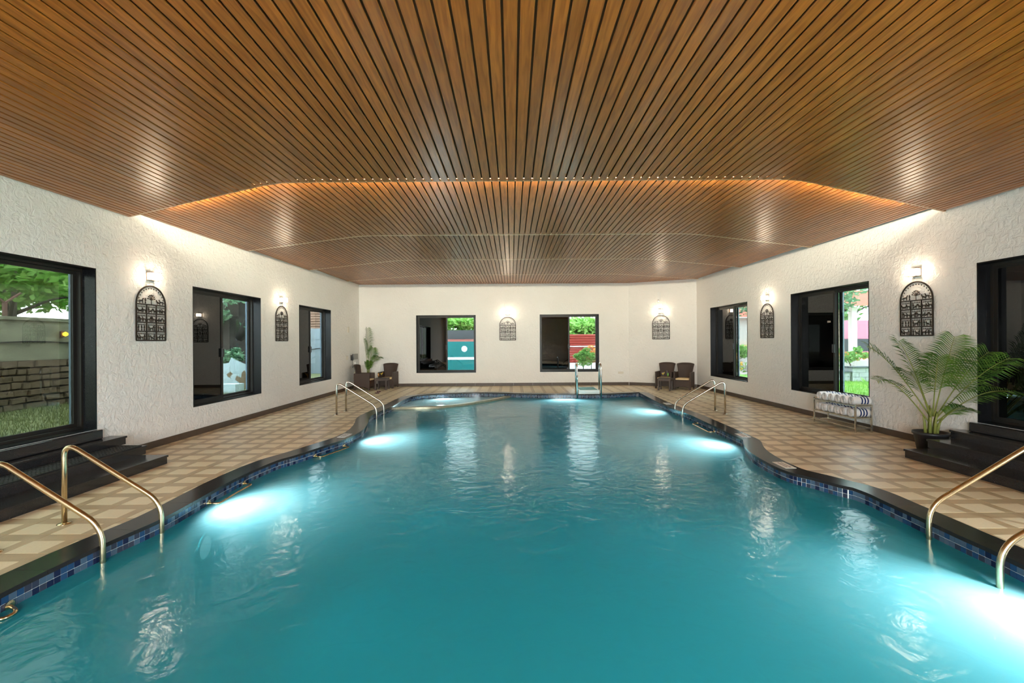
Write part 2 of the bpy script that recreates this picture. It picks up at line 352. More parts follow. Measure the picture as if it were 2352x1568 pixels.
# ------------------------------------------------------------------ walls
def wall(name, p0, p1, out, th, z0, z1, openings, label):
    """p0->p1 inner face at floor level, out = outward unit vector, openings = (u0,u1,v0,v1)"""
    p0, p1, out = Vector(p0), Vector(p1), Vector(out); L = (p1 - p0).length; d = (p1 - p0).normalized()
    us = sorted({0.0, L, *[o[0] for o in openings], *[o[1] for o in openings]})
    zs = sorted({z0, z1, *[o[2] for o in openings], *[o[3] for o in openings]})
    mb = MB(); pt = lambda u, z, k: p0 + d * u + Vector((0, 0, z)) + out * (th * k)
    def hole(u, z): return any(o[0] < u < o[1] and o[2] < z < o[3] for o in openings)
    for i in range(len(us) - 1):
        for j in range(len(zs) - 1):
            if hole((us[i] + us[i + 1]) / 2, (zs[j] + zs[j + 1]) / 2): continue
            for k in (0, 1):
                q = [pt(us[i], zs[j], k), pt(us[i + 1], zs[j], k), pt(us[i + 1], zs[j + 1], k), pt(us[i], zs[j + 1], k)]
                mb.add(q if k == 0 else q[::-1], [(0, 1, 2, 3)])
    for u0, u1, a, b in openings + [(0, L, z0, z1)]:
        r = [(u0, a), (u1, a), (u1, b), (u0, b)]
        for i in range(4):
            (ua, za), (ub, zb) = r[i], r[(i + 1) % 4]
            mb.add([pt(ua, za, 0), pt(ub, zb, 0), pt(ub, zb, 1), pt(ua, za, 1)], [(0, 1, 2, 3)])
    o = mb.build(name, M['stucco']); return tag(o, label, 'wall', kind='structure')

WTH = 0.30
LWIN = [(2.5, 6.245, 0.475, 2.64), (8.136, 10.34, 0.50, 2.625), (12.2, 14.34, 0.495, 2.625)]
RWIN = [(2.6, 6.326, 0.475, 2.65), (8.24, 10.55, 0.48, 2.655), (12.5, 14.83, 0.48, 2.655)]
BWIN = [(-3.51, -1.325, 0.487, 2.60), (1.02, 3.19, 0.495, 2.605)]
GLAZ = (2.6, 7.9, 0.06, 3.20)  # unseen glazing added behind the camera to bring daylight in
SIDEW = (0.25, 2.30, 0.475, 2.95)  # unseen window added beside the camera for more daylight
wall('wall_left', (XL, YF, 0), (XL, YB + WTH, 0), (-1, 0, 0), WTH, -0.1, TOPZ, [(a - YF, b - YF, c, d) for a, b, c, d in LWIN], 'white stucco wall left of the pool with a door and two windows')
wall('wall_right', (XR, YF, 0), (XR, CH1.y, 0), (1, 0, 0), WTH, -0.1, TOPZ, [(a - YF, b - YF, c, d) for a, b, c, d in RWIN + [SIDEW]], 'white stucco wall right of the pool with the towel rack')
wall('wall_back', (XL, YB, 0), (CH0.x, YB, 0), (0, 1, 0), WTH, -0.1, TOPZ, [(a - XL, b - XL, c, d) for a, b, c, d in BWIN], 'white stucco wall at the far end with two square windows')
nch = Vector((CH1.y - CH0.y, CH0.x - CH1.x, 0)).normalized() * -1
wall('wall_corner', CH0, CH1, nch, WTH, -0.1, TOPZ, [], 'narrow angled stucco wall behind the two armchairs on the right')
wall('wall_front', (XL, YF, 0), (XR, YF, 0), (0, -1, 0), WTH, -0.1, TOPZ, [GLAZ], 'stucco wall behind the camera with added daylight glazing')
o = box_obj('light_block_roof', XL - .35, XR + .35, YF - .35, YB + .35, TOPZ, TOPZ + 0.15, M['roof']); o.name = 'light_block_slab'  # unseen cap added over the room to block sky light
tag(o, 'unseen roof slab added above the board ceiling to block sky light', 'ceiling', kind='structure')

# ------------------------------------------------------------------ ceiling: stepped panels of boards
PITCH = 0.0957
PAN = [  # y far at centre, y far at the walls, z
    (5.354, 6.76, 3.475), (8.44, 9.77, 3.565), (11.31, 12.75, 3.62), (14.43, 15.75, 3.70), (YB, YB, 3.735)]
KL, KR = -2.74, 3.30
def edge_pts(yc, yw):
    pts = [Vector((XL + .01, yw, 0)), Vector((KL, yc, 0)), Vector((KR, yc, 0)), Vector((XR - .01, yw, 0))]
    return fillet(pts, 0.3, 5) if yw != yc else pts
def edge_y(pts, x):
    for a, b in zip(pts, pts[1:]):
        if a.x <= x <= b.x + 1e-6: return a.y + (b.y - a.y) * (x - a.x) / max(1e-6, b.x - a.x)
    return pts[0].y if x < pts[0].x else pts[-1].y
prev = None
NB = int((XR - XL - 0.02) / PITCH)
for k, (yc, yw, z) in enumerate(PAN):
    root = empty('ceiling', (0, 0, z))
    nth = ['nearest and longest', 'second', 'third', 'fourth', 'farthest and shortest'][k]
    tag(root, f'brown wood board ceiling step, the {nth} from the camera', 'ceiling', 'stepped ceiling panels', 'structure')
    pts = edge_pts(yc, yw)
    back = MB()
    for i in range(NB):
        x0 = XL + 0.012 + i * PITCH; x1 = x0 + PITCH - 0.015
        def yn(x): return YF if prev is None else edge_y(prev, x) - 0.30
        lim = 99.0
        if k == 4:     # chamfered corner cuts the last panel
            f = lambda x: YB if x < CH0.x else CH0.y + (CH1.y - CH0.y) * (x - CH0.x) / (CH1.x - CH0.x)
        else: f = lambda x: edge_y(pts, x)
        ya0, ya1, yb0, yb1 = yn(x0), yn(x1), f(x0) - .002, f(x1) - .002
        if yb0 - ya0 < 0.05 or yb1 - ya1 < 0.02: continue
        e = 0.004
        mb = MB(); vsx = []
        for (xx, zz) in ((x0, 0.010), (x0, 0.004), (x0 + e, 0), (x1 - e, 0), (x1, 0.004), (x1, 0.010)):
            tt = (xx - x0) / (x1 - x0); vsx.append(((xx, ya0 + (ya1 - ya0) * tt, zz), (xx, yb0 + (yb1 - yb0) * tt, zz)))
        n6 = len(vsx)
        mb.add([a for a, b in vsx] + [b for a, b in vsx],
               [(i_, (i_ + 1) % n6, n6 + (i_ + 1) % n6, n6 + i_) for i_ in range(n6)] + [tuple(range(n6 - 1, -1, -1)), tuple(range(n6, 2 * n6))])
        mb.build('ceiling_board', M['wood'], root)
        back.add([(x0, ya0, .03), (x0 + PITCH, ya0, .03), (x0 + PITCH, f(x0 + PITCH) - .001, .03), (x0, yb0, .03)], [(0, 1, 2, 3)])
    back.build('ceiling_backing', M['backing'], root)
    if k < 4:          # end fascia and the cove light behind it
        mb = MB()
        for a, b in zip(pts, pts[1:]):
            d = (b - a).normalized(); n = Vector((-d.y, d.x, 0)); q = n * (0.026 if k == 0 else 0.05)
            mb.add([a, b, b + q, a + q] , [(0, 1, 2, 3)]); h = Vector((0, 0, 0.055))
            mb.add([a, b, b + h, a + h, a + q, b + q, b + q + h, a + q + h], [(0, 1, 2, 3), (5, 4, 7, 6), (3, 2, 6, 7)])
        mb.build('end_trim', M['wtrim'] if k == 0 else M['paletrim'], root)
        st = MB(); lo = 0.058
        sp = list(pts); sp[0] = sp[0].lerp(sp[1], .22 if k == 0 else .3); sp[-1] = sp[-1].lerp(sp[-2], .22 if k == 0 else .3)
        for a, b in zip(sp, sp[1:]):
            d = (b - a).normalized(); n = Vector((-d.y, d.x, 0)); a2, b2 = a - n * 0.035, b - n * 0.035
            h0, h1 = Vector((0, 0, lo)), Vector((0, 0, lo + 0.016)); q = n * 0.022
            st.add([a2 + h0, b2 + h0, b2 + h0 + q, a2 + h0 + q, a2 + h1, b2 + h1, b2 + h1 + q, a2 + h1 + q],
                   [(0, 3, 2, 1), (4, 5, 6, 7), (0, 1, 5, 4), (2, 3, 7, 6)])
        o = st.build('cove_strip_light', M['cove1'] if k == 0 else M['cove']); o.location = (0, 0, z)
        tag(o, f'long warm light strip hidden above the {["first", "second", "third", "fourth"][k]} ceiling edge from the camera', 'light strip', 'cove light strips')
    prev = pts

# ------------------------------------------------------------------ pool outline
def catmull(pts, step=0.05):
    pts = [Vector((p.x, p.y, 0)) for p in pts]; dense = []
    for i in range(len(pts) - 1):
        p0 = pts[i - 1] if i else pts[0] * 2 - pts[1]; p1, p2 = pts[i], pts[i + 1]
        p3 = pts[i + 2] if i + 2 < len(pts) else pts[-1] * 2 - pts[-2]
        n = max(4, int((p2 - p1).length / 0.03))
        tl = 0.42
        for k in range(n):
            t = k / n; m1, m2 = (p2 - p0) * tl, (p3 - p1) * tl
            l1 = (p2 - p1).length
            if m1.length > l1 * 1.2: m1 = m1.normalized() * l1 * 1.2
            if m2.length > l1 * 1.2: m2 = m2.normalized() * l1 * 1.2
            h00, h10, h01, h11 = 2*t**3-3*t*t+1, t**3-2*t*t+t, -2*t**3+3*t*t, t**3-t*t
            dense.append(p1 * h00 + m1 * h10 + p2 * h01 + m2 * h11)
    dense.append(pts[-1]); return dense
V = lambda x, y: Vector((x, y, 0))
PX = lambda l: [P(*p) for p in l]
S = [
    [V(-1.9, .75), V(-2.75, 1.35), V(-3.22, 2.2)] + PX([(0,1364),(226,1255),(372,1191),(480,1132),(522,1109),(569,1086),(601,1072),(639,1057),(671,1048),(703,1038),(746,1024),(788,1010.5),(812,1000),(833,987),(843.6,973),(847,960),(858,952),(884,940),(902,933),(924,920),(945,911.5),(962,908.5),(996,905.5),(1039,903.5),(1098,902),(1149,902.5),(1183,904)]),
    PX([(1183,904),(1260,905.3),(1298,905.5),(1388,905),(1468,901.5)]),
    PX([(1468,901.5),(1509,922.5),(1550,940),(1583,952),(1618,968),(1655,985),(1689,1001.6),(1708,1010)]),
    PX([(1708,1010),(1711,1023),(1721,1035.6),(1738,1048),(1762,1062),(1793,1077),(1823,1087.5),(1864,1097),(1898,1106),(1932,1115),(1963,1121.6)]),
    PX([(1963,1121.6),(1998,1135),(2034,1152),(2124,1193),(2209,1232),(2279,1263),(2352,1298)]) + [V(3.62, 2.3), V(3.0, 1.3), V(1.6, .72), V(0, .55), V(-1.9, .75)],
]
raw = []
for s in S: raw += catmull(s)[:-1]
raw.append(raw[0])
# resample at equal steps
cum = [0.0]
for a, b in zip(raw, raw[1:]): cum.append(cum[-1] + (b - a).length)
TOT = cum[-1]; NS = int(TOT / 0.05); OUT = []; j = 0
for i in range(NS):
    s = TOT * i / NS
    while cum[j + 1] < s: j += 1
    t = (s - cum[j]) / max(1e-9, cum[j + 1] - cum[j]); OUT.append(raw[j].lerp(raw[j + 1], t))
NRM = []
for i in range(NS):
    d = (OUT[(i + 3) % NS] - OUT[i - 3]).normalized(); NRM.append(Vector((-d.y, d.x, 0)))     # outward (outline runs clockwise)
def smooth_off(w):
    q = [OUT[i] + NRM[i] * w for i in range(NS)]
    for _ in range(6): q = [(q[i - 1] + q[i] * 2 + q[(i + 1) % NS]) / 4 for i in range(NS)]
    return q
INNER = [OUT[i] - NRM[i] * 0.012 for i in range(NS)]; OUTER = smooth_off(0.25); MID = smooth_off(0.15)
def inside(p, poly):
    c = False; j = len(poly) - 1
    for i in range(len(poly)):
        a, b = poly[i], poly[j]
        if (a.y > p.y) != (b.y > p.y) and p.x < (b.x - a.x) * (p.y - a.y) / (b.y - a.y) + a.x: c = not c
        j = i
    return c
MIDC = MID[::3]

# ------------------------------------------------------------------ floor: deck tiles round the pool
floor = empty('floor'); tag(floor, 'beige and brown patterned tile deck around the swimming pool', 'floor', kind='structure')
def clip(poly, p, n):
    """keep the side where (q-p).n >= 0"""
    out = []
    for a, b in zip(poly, poly[1:] + poly[:1]):
        da, db = (a - p).dot(n), (b - p).dot(n)
        if da >= 0: out.append(a)
        if (da > 0) != (db > 0) and abs(da - db) > 1e-9: out.append(a.lerp(b, da / (da - db)))
    return out
tiles = []; g = 0.003
ix0, ix1 = math.floor(XL / TILE), math.ceil(XR / TILE); iy0, iy1 = math.floor(YF / TILE), math.ceil(YB / TILE)
for ix in range(ix0, ix1):
    for iy in range(iy0, iy1):
        x0, x1, y0, y1 = max(XL, ix * TILE) + g, min(XR, (ix + 1) * TILE) - g, max(YF, iy * TILE) + g, min(YB, (iy + 1) * TILE) - g
        if x1 - x0 < .02 or y1 - y0 < .02: continue
        poly = [V(x0, y0), V(x1, y0), V(x1, y1), V(x0, y1)]; c = V((x0 + x1) / 2, (y0 + y1) / 2)
        poly = clip(poly, CH0, -nch)
        if len(poly) < 3: continue
        ni = min(range(NS), key=lambda i: (MID[i].x - c.x) ** 2 + (MID[i].y - c.y) ** 2) if ix0 else 0
        dist = (MID[ni] - c).length
        if dist < TILE * 0.75:
            poly = clip(poly, MID[ni], NRM[ni])
            if len(poly) < 3: continue
        elif inside(c, MIDC): continue
        u, vv = c.x, c.y
        vis = vv > 2.2 and abs(u) / vv < 1.15
        tiles.append((-1 if vis else 1, vv, poly))
tiles.sort(key=lambda q: (q[0], q[1]))
full = {}
rest = MB()
for k, (vis, _, poly) in enumerate(tiles):
    if k < 300: MB().prism([(p.x, p.y) for p in poly], -0.012, 0.0).build('deck_tile', M['deck'], floor)
    else: rest.prism([(p.x, p.y) for p in poly], -0.012, 0.0)
o = rest.build('deck_tiles_beyond', M['deck'], floor); o['kind'] = 'stuff'; o.name = 'deck_tiling'
base = MB()
for ix in range(ix0, ix1):
    for iy in range(iy0, iy1):
        c = V((ix + .5) * TILE, (iy + .5) * TILE)
        if not inside(c, MIDC) or min((MID[i] - c).length for i in range(0, NS, 4)) < 0.02:
            base.add([(max(XL, ix * TILE), iy * TILE, -.006), (min(XR, (ix + 1) * TILE), iy * TILE, -.006), (min(XR, (ix + 1) * TILE), (iy + 1) * TILE, -.006), (max(XL, ix * TILE), (iy + 1) * TILE, -.006)], [(0, 1, 2, 3)])
# keep bedding only where no part of the cell reaches the water
good = MB()
for f in base.f:
    q = [Vector(base.v[i]) for i in f]
    if any(inside(p, OUT[::3]) for p in q): continue
    good.add(q, [(0, 1, 2, 3)])
good.build('tile_bedding', simple('brown_grout', (0.16, 0.11, 0.07), 0.9), floor)

# unseen shell added below the deck to stop daylight leaking into the pool
mb = MB(); fx0, fx1, fy0, fy1 = XL - .30, XR + .30, YF - .30, YB + .30
mb.box(fx0, fx1, fy0, fy1, -1.9, -1.7); mb.box(fx0, fx0 + .1, fy0, fy1, -1.7, -.101); mb.box(fx1 - .1, fx1, fy0, fy1, -1.7, -.101); mb.box(fx0 + .1, fx1 - .1, fy0, fy0 + .1, -1.7, -.101); mb.box(fx0 + .1, fx1 - .1, fy1 - .1, fy1, -1.7, -.101)
mb.build('light_block_shell', M['roof'], floor)

# ------------------------------------------------------------------ pool basin
pool = empty('swimming_pool'); tag(pool, 'free-form swimming pool with black granite coping and blue mosaic waterline', 'swimming pool', kind='structure')
WZ = -0.125
def strip(name, line, z0, z1, mat):
    mb = MB(); n = len(line)
    vs = [(p.x, p.y, z0) for p in line] + [(p.x, p.y, z1) for p in line]
    mb.add(vs, [(i, (i + 1) % n, n + (i + 1) % n, n + i) for i in range(n)])
    return mb.build(name, mat, pool, smooth=True)
strip('pool_wall', [OUT[i] + NRM[i] * .004 for i in range(NS)], -1.51, -0.23, M['plaster'])
strip('grout_band', OUT, -0.235, 0.0, M['grout'])
MB().add([(OUT[i].x + NRM[i].x * .02, OUT[i].y + NRM[i].y * .02, -1.5) for i in range(NS)], [tuple(range(NS))[::-1]]).build('pool_floor', M['poolfloor'], pool)
# coping stones
i = 0; rnd = random.Random(3)
while i < NS:
    n = rnd.choice((14, 15, 16, 17)); j = min(i + n, NS)
    if NS - j < 8: j = NS
    idx = [q % NS for q in range(i, j + 1)]
    mb = MB(); m = len(idx); vs = []
    sh = 0.0015
    for q in idx:
        a, b = INNER[q], OUTER[q]
        vs += [(a.x, a.y, 0.006), (b.x, b.y, 0.006), (b.x, b.y, -0.028), (a.x, a.y, -0.028)]
    # pull the two ends together a little for the joint
    d0 = (Vector(vs[4]) - Vector(vs[0])).normalized() * sh; d1 = (Vector(vs[-4]) - Vector(vs[-8])).normalized() * sh
    for q in range(4): vs[q] = tuple(Vector(vs[q]) + d0); vs[-1 - q] = tuple(Vector(vs[-1 - q]) - d1)
    fs = []
    for q in range(m - 1):
        for e in range(4): fs.append((q * 4 + e, (q + 1) * 4 + e, (q + 1) * 4 + (e + 1) % 4, q * 4 + (e + 1) % 4))
    fs += [(0, 1, 2, 3), ((m - 1) * 4 + 3, (m - 1) * 4 + 2, (m - 1) * 4 + 1, (m - 1) * 4)]
    mb.add(vs, fs); mb.build('coping_stone', M['coping'], pool); i = j
# mosaic tiles
tm = []
for t in TILES:
    tm.append(MB().box(-.0228, .0228, -.004, .004, -.0228, .0228).mesh('mosaic_tile', t))
cand = []
rnd = random.Random(11)
for i in range(NS):
    c = (OUT[i] + OUT[(i + 1) % NS]) / 2; n = (NRM[i] + NRM[(i + 1) % NS]).normalized()
    for r in range(4):
        z = -0.030 - 0.0245 - r * 0.049
        # rank by how large the tile shows from the camera
        to = Vector((0, 0, HC)) - Vector((c.x, c.y, z)); face = max(0.0, (-n).dot(to.normalized()))
        vis = c.y > 2.0 and abs(c.x) / max(c.y, .1) < 1.12
        score = (face * 0.7 + 0.05) / to.length ** 2 if vis and r < 2 else 0
        cand.append((-score, i, r, Matrix.Translation((c.x, c.y, z)) @ Matrix.Rotation(math.atan2(n.y, n.x) - math.pi / 2, 4, 'Z'), rnd.choices((0, 1, 2, 3), (3, 4, 3, 3))[0]))
cand.sort(key=lambda q: q[0]); rest = MB()
for k, (s_c, i, r, mt, ci) in enumerate(cand):
    if k < 300:
        o = bpy.data.objects.new('mosaic_tile', tm[ci]); COL.objects.link(o); o.parent = pool; o.matrix_local = mt
    else: rest.box(-.0228, .0228, -.004, .004, -.0228, .0228, ci, mt)
o = rest.build('mosaic_band', TILES, pool); o['kind'] = 'stuff'

# children's pool: curved divider and raised white floor
DV = catmull([P(*p, -0.085) for p in [(902,936),(957,935.5),(999.5,934),(1040,930.5),(1086,924.5),(1149,914),(1184,905)]])
mb = MB(); vs = []; nd = len(DV)
for i in range(nd):
    d = (DV[min(i + 1, nd - 1)] - DV[max(i - 1, 0)]).normalized(); n = Vector((-d.y, d.x, 0)) * 0.075
    a, b = DV[i] - n, DV[i] + n
    vs += [(a.x, a.y, -0.075), (b.x, b.y, -0.075), (b.x, b.y, -0.16), (a.x, a.y, -0.16)]
fs = [(q * 4 + e, (q + 1) * 4 + e, (q + 1) * 4 + (e + 1) % 4, q * 4 + (e + 1) % 4) for q in range(nd - 1) for e in range(4)]
mb.add(vs, fs); o = mb.build('divider_capping', M['divider'], pool, smooth=False)
mb = MB(); vs = [(p.x, p.y, z) for p in DV for z in (-.15, -1.5)]
mb.add(vs, [(2 * i, 2 * i + 1, 2 * i + 3, 2 * i + 2) for i in range(nd - 1)]); mb.build('divider_wall', M['plaster'], pool)
i0 = min(range(NS), key=lambda i: (OUT[i] - Vector((DV[0].x, DV[0].y, 0))).length); i1 = min(range(NS), key=lambda i: (OUT[i] - Vector((DV[-1].x, DV[-1].y, 0))).length)
poly = [(p.x, p.y, -0.34) for p in OUT[i0:i1 + 1]] + [(p.x, p.y, -0.34) for p in DV[::-1]]
MB().add(poly, [tuple(range(len(poly)))]).build('children_pool_floor', M['white_pool'], pool)

# water
def water_body(name, line, zb, mat, side):
    n = len(line)
    mb = MB().add([(p.x, p.y, WZ) for p in line] + [(p.x, p.y, zb) for p in line],
                  [tuple(range(n))[::-1], tuple(range(n, 2 * n))] + [(i, (i + 1) % n, n + (i + 1) % n, n + i) for i in range(n)])
    o = mb.build(name, [mat, M[side]]); o.data.polygons.foreach_set('material_index', [0] + [1] * (n + 1)); return o
wb = [OUT[i] + NRM[i] * .0015 for i in range(NS)]
o = water_body('pool_water', wb[:i0] + DV + wb[i1 + 1:], -1.499, M['water'], 'waterside')
tag(o, 'calm milky turquoise water filling the main swimming pool', 'water', kind='stuff')
o = water_body('shallow_water', wb[i0:i1 + 1] + DV[::-1], -.339, M['shallow'], 'shallowside')
tag(o, "pale shallow water of the children's pool behind the curved divider", 'water', kind='stuff')

# underwater lamps on the pool walls
def pool_light(px, py, label, depth=0.42, world=None, power=80.0, tilt=0.35):
    g0 = P(px, py, WZ) if world is None else V(*world)
    i = min(range(NS), key=lambda k: (OUT[k].x - g0.x) ** 2 + (OUT[k].y - g0.y) ** 2)
    p = OUT[i]; n = -NRM[i]
    r = empty('pool_light', (p.x, p.y, WZ - depth), math.atan2(n.y, n.x) - math.pi / 2 - math.pi)
    # local -Y points into the pool
    Mx = Matrix.Rotation(math.pi / 2, 4, 'X')
    MB().lathe([(0.15, 0.0), (0.15, 0.02), (0.115, 0.035), (0.115, 0.0)], 24, 0, Mx).build('rim', M['chrome'], r, True)
    MB().lathe([(0.113, 0.0), (0.113, 0.022), (0.06, 0.032), (0.0, 0.034)], 24, 0, Mx).build('lens', M['poollens'], r, True)
    ld = bpy.data.lights.new('pool_lamp', 'SPOT'); ld.energy = power; ld.color = (0.88, 0.96, 1.0); ld.spot_size = math.radians(150); ld.spot_blend = 0.8; ld.shadow_soft_size = 0.08
    lo = bpy.data.objects.new('pool_lamp', ld); COL.objects.link(lo); lo.parent = r; lo.location = (0, -.09, 0); 
    lo.rotation_euler = Vector((0, -math.cos(tilt), math.sin(tilt))).to_track_quat('-Z', 'Y').to_euler()
    tag(r, label, 'pool light', 'underwater pool lights'); return r
pool_light(500, 1165, 'round white underwater lamp by the handrails on the near left')
pool_light(812, 1012, 'round white underwater lamp below the far left coping bend')
pool_light(1000, 909, "round white underwater lamp in the shallow children's pool", 0.14, power=95.0, tilt=-0.1)
pool_light(1296, 912, 'round white underwater lamp left of the white step ladder')
pool_light(1550, 946, 'round white underwater lamp by the far right handrails')
pool_light(1705, 1022, 'round white underwater lamp below the right coping bend')
pool_light(0, 0, 'round white underwater lamp by the handrails on the near right', 0.42, (3.6, 2.75), 130.0)

# ------------------------------------------------------------------ windows and doors
def frame_bars(mb, u0, u1, v0, v1, d0, d1, w, Mx):
    """four bars of a rectangular frame, local x = along, y = depth outwards, z = up"""
    mb.box(u0, u0 + w, d0, d1, v0, v1, 0, Mx); mb.box(u1 - w, u1, d0, d1, v0, v1, 0, Mx)
    mb.box(u0 + w, u1 - w, d0, d1, v0, v0 + w, 0, Mx); mb.box(u0 + w, u1 - w, d0, d1, v1 - w, v1, 0, Mx)
I4 = Matrix.Identity(4)
def make_window(name, org, uvec, nvec, W, H, label, left, right, cat='window', stile=False, split=0.5):
    """org = lower left corner of the opening seen from inside the room"""
    uvec, nvec = Vector(uvec), Vector(nvec)
    r = empty(name); r.matrix_world = Matrix(((uvec.x, nvec.x, 0, org[0]), (uvec.y, nvec.y, 0, org[1]), (0, 0, 1, org[2]), (0, 0, 0, 1)))
    t = 0.016
    for (a, b, c, d) in ((0, t, 0, H), (W - t, W, 0, H), (t, W - t, 0, t), (t, W - t, H - t, H)):
        MB().box(a, b, -0.004, 0.17, c, d).build('reveal_slab', M['reveal'], r)
    mb = MB(); frame_bars(mb, 0, W, 0, H, 0.165, 0.285, 0.045, I4); mb.build('outer_frame', M['alu'], r)
    mid = W * split; sw = 0.05
    # inner track: left sash, outer track: right sash
    for (u0, u1, d0, gl) in ((0.04, mid + 0.03, 0.175, left), (mid - 0.03, W - 0.04, 0.225, right)):
        mb = MB(); frame_bars(mb, u0, u1, 0.04, H - 0.04, d0, d0 + 0.035, sw, I4)
        s = mb.build('sash', M['alu'], r)
        MB().box(u0 + sw, u1 - sw, d0 + 0.014, d0 + 0.020, 0.04 + sw, H - 0.04 - sw).build('pane', gl, s)
    hd = MB().box(mid - 0.035, mid + 0.035, 0.150, 0.176, H * .40, H * .40 + 0.17); hd.build('handle', M['blackplast'], r, bevel=0.006)
    if stile: MB().box(mid + 0.03, mid + 0.13, 0.262, 0.29, 0.045, H - 0.045).build('outer_stile', M['bluealu'], r)
    else: MB().box(W - 0.075, W - 0.045, 0.262, 0.30, 0.045, H - 0.045).build('outer_stile', M['bluealu'], r)  # stands for the outer jamb, its blue daylight painted in
    return tag(r, label, cat, kind='structure')
ll = ['large sliding glass door at the top of the left steps', 'left wall sliding window between the two iron arch panels', 'left wall sliding window nearest the far corner']
rl = ['dark sliding glass door at the top of the right steps', 'right wall sliding window above the towel rack', 'right wall sliding window nearest the far corner']
for k, (a, b, c, d) in enumerate(LWIN):
    make_window('door_1' if k == 0 else f'window_{k}', (XL, a, c), (0, 1, 0), (-1, 0, 0), b - a, d - c, ll[k], M['door'] if k == 0 else M['dark'], M['door'] if k == 0 else M['clear'], 'door' if k == 0 else 'window')
for k, (a, b, c, d) in enumerate(RWIN):
    make_window('door_2' if k == 0 else f'window_{k + 2}', (XR, b, c), (0, -1, 0), (1, 0, 0), b - a, d - c, rl[k], M['dark'], M['dark'] if k == 0 else M['clear'], 'door' if k == 0 else 'window', stile=k > 0)
bl = ['far wall window with a teal wall behind it', 'far wall window with a red fence behind it']
for k, (a, b, c, d) in enumerate(BWIN):
    make_window(f'window_{k + 5}', (a, YB, c), (1, 0, 0), (0, 1, 0), b - a, d - c, bl[k], M['dark'], M['clear'])
r = empty('window_7'); tag(r, 'unseen wide glazing added behind the camera to let in daylight', 'window', kind='structure')
gx0, gx1 = XL + GLAZ[0], XL + GLAZ[1]; nb = 5
mb = MB()
for k in range(nb + 1):
    x = gx0 + (gx1 - gx0) * k / nb; mb.box(x - .03, x + .03, YF - .2, YF - .12, GLAZ[2], GLAZ[3])
mb.box(gx0, gx1, YF - .2, YF - .12, GLAZ[2], GLAZ[2] + .06); mb.box(gx0, gx1, YF - .2, YF - .12, GLAZ[3] - .06, GLAZ[3])
mb.build('outer_frame', M['alu'], r)
for k in range(nb):
    a, b = gx0 + (gx1 - gx0) * k / nb + .03, gx0 + (gx1 - gx0) * (k + 1) / nb - .03
    MB().box(a, b, YF - .165, YF - .158, GLAZ[2] + .06, GLAZ[3] - .06).build('pane', M['open'], r)

a, b, c, d = SIDEW
make_window('window_8', (XR, b, c), (0, -1, 0), (1, 0, 0), b - a, d - c, 'unseen right wall window added beside the camera for daylight', M['open'], M['open'])

# ------------------------------------------------------------------ baseboards of separate tiles
def baseboard(name, p0, p1, inn, label):
    p0, p1, inn = Vector(p0), Vector(p1), Vector(inn).normalized(); L = (p1 - p0).length; d = (p1 - p0).normalized()
    r = empty(name); tag(r, label, 'baseboard', kind='structure')
    n = max(1, round(L / 0.72))
    for k in range(n):
        a, b = p0 + d * (L * k / n + .0015), p0 + d * (L * (k + 1) / n - .0015)
        mb = MB(); q = inn * 0.014; h = Vector((0, 0, 0.105)); z = Vector((0, 0, 0.0005)); e = inn * 0.001
        mb.add([a + z + e, b + z + e, b + z + q, a + z + q, a + h + e, b + h + e, b + h + q, a + h + q], [(0, 1, 2, 3), (4, 7, 6, 5), (0, 4, 5, 1), (3, 2, 6, 7), (0, 3, 7, 4), (1, 5, 6, 2)])
        mb.build('skirting_tile', M['skirt'], r)
baseboard('baseboard_left', (XL, 6.4, 0), (XL, YB - .02, 0), (1, 0, 0), 'dark brown skirting along the left wall')
baseboard('baseboard_back', (XL + .02, YB, 0), (CH0.x - .01, YB, 0), (0, -1, 0), 'dark brown skirting along the far wall')
baseboard('baseboard_corner', CH0 + Vector((.01, 0, 0)), CH1 - Vector((.01, 0, 0)), -nch, 'dark brown skirting below the angled corner wall')
baseboard('baseboard_right', (XR, CH1.y - .02, 0), (XR, 6.6, 0), (-1, 0, 0), 'dark brown skirting along the right wall')

# ------------------------------------------------------------------ granite steps to the doors
def steps(side, fronts, yfar, ynear, label):
    r = empty('granite_steps'); tag(r, label, 'steps', kind='structure')
    xw = XL if side < 0 else XR
    zs = [0.115, 0.23, 0.345]; zb = 0.0
    for k, (fx, z) in enumerate(zip(fronts, zs)):
        ye = yfar[k]; bx = xw - side * .004
        s = MB().box(min(fx - side * .012, bx), max(fx - side * .012, bx), ynear, ye, z - .028, z).build('tread', M['granite'], r, bevel=.003)
        MB().box(min(fx, bx), max(fx, bx), ynear, ye - .012, zb, z - .0281).build('riser', M['granite'], r)
        zb = z
    th = xw - side * 0.075
    MB().box(min(th, xw - side * .004), max(th, xw - side * .004), ynear, yfar[3], 0.346, 0.472).build('threshold', M['granite'], r, bevel=.012)
    return r
steps(-1, (-4.68, -5.03, -5.38), (6.29, 6.37, 6.46, 6.26), 2.3, 'black granite steps with a rubber mat below the left glass door')
steps(1, (5.37, 5.755, 6.13), (6.36, 6.44, 6.50, 6.38), 2.3, 'black granite steps beside the potted palm below the right door')
# perforated rubber mat on the middle left step
mb = MB(); x0, x1, y0, y1 = -5.36, -5.045, 2.6, 6.30; n = int((y1 - y0) / .045)
for k in range(n + 1):
    y = y0 + (y1 - y0) * k / n; mb.box(x0, x1, y - .006, y + .006, .2305, .244)
for k in range(8):
    x = x0 + (x1 - x0) * k / 7; mb.box(x - .006, x + .006, y0, y1, .2303, .2438)
o = mb.build('rubber_mat', M['rubber']); tag(o, 'black perforated rubber mat on the middle step of the left stairs', 'mat')

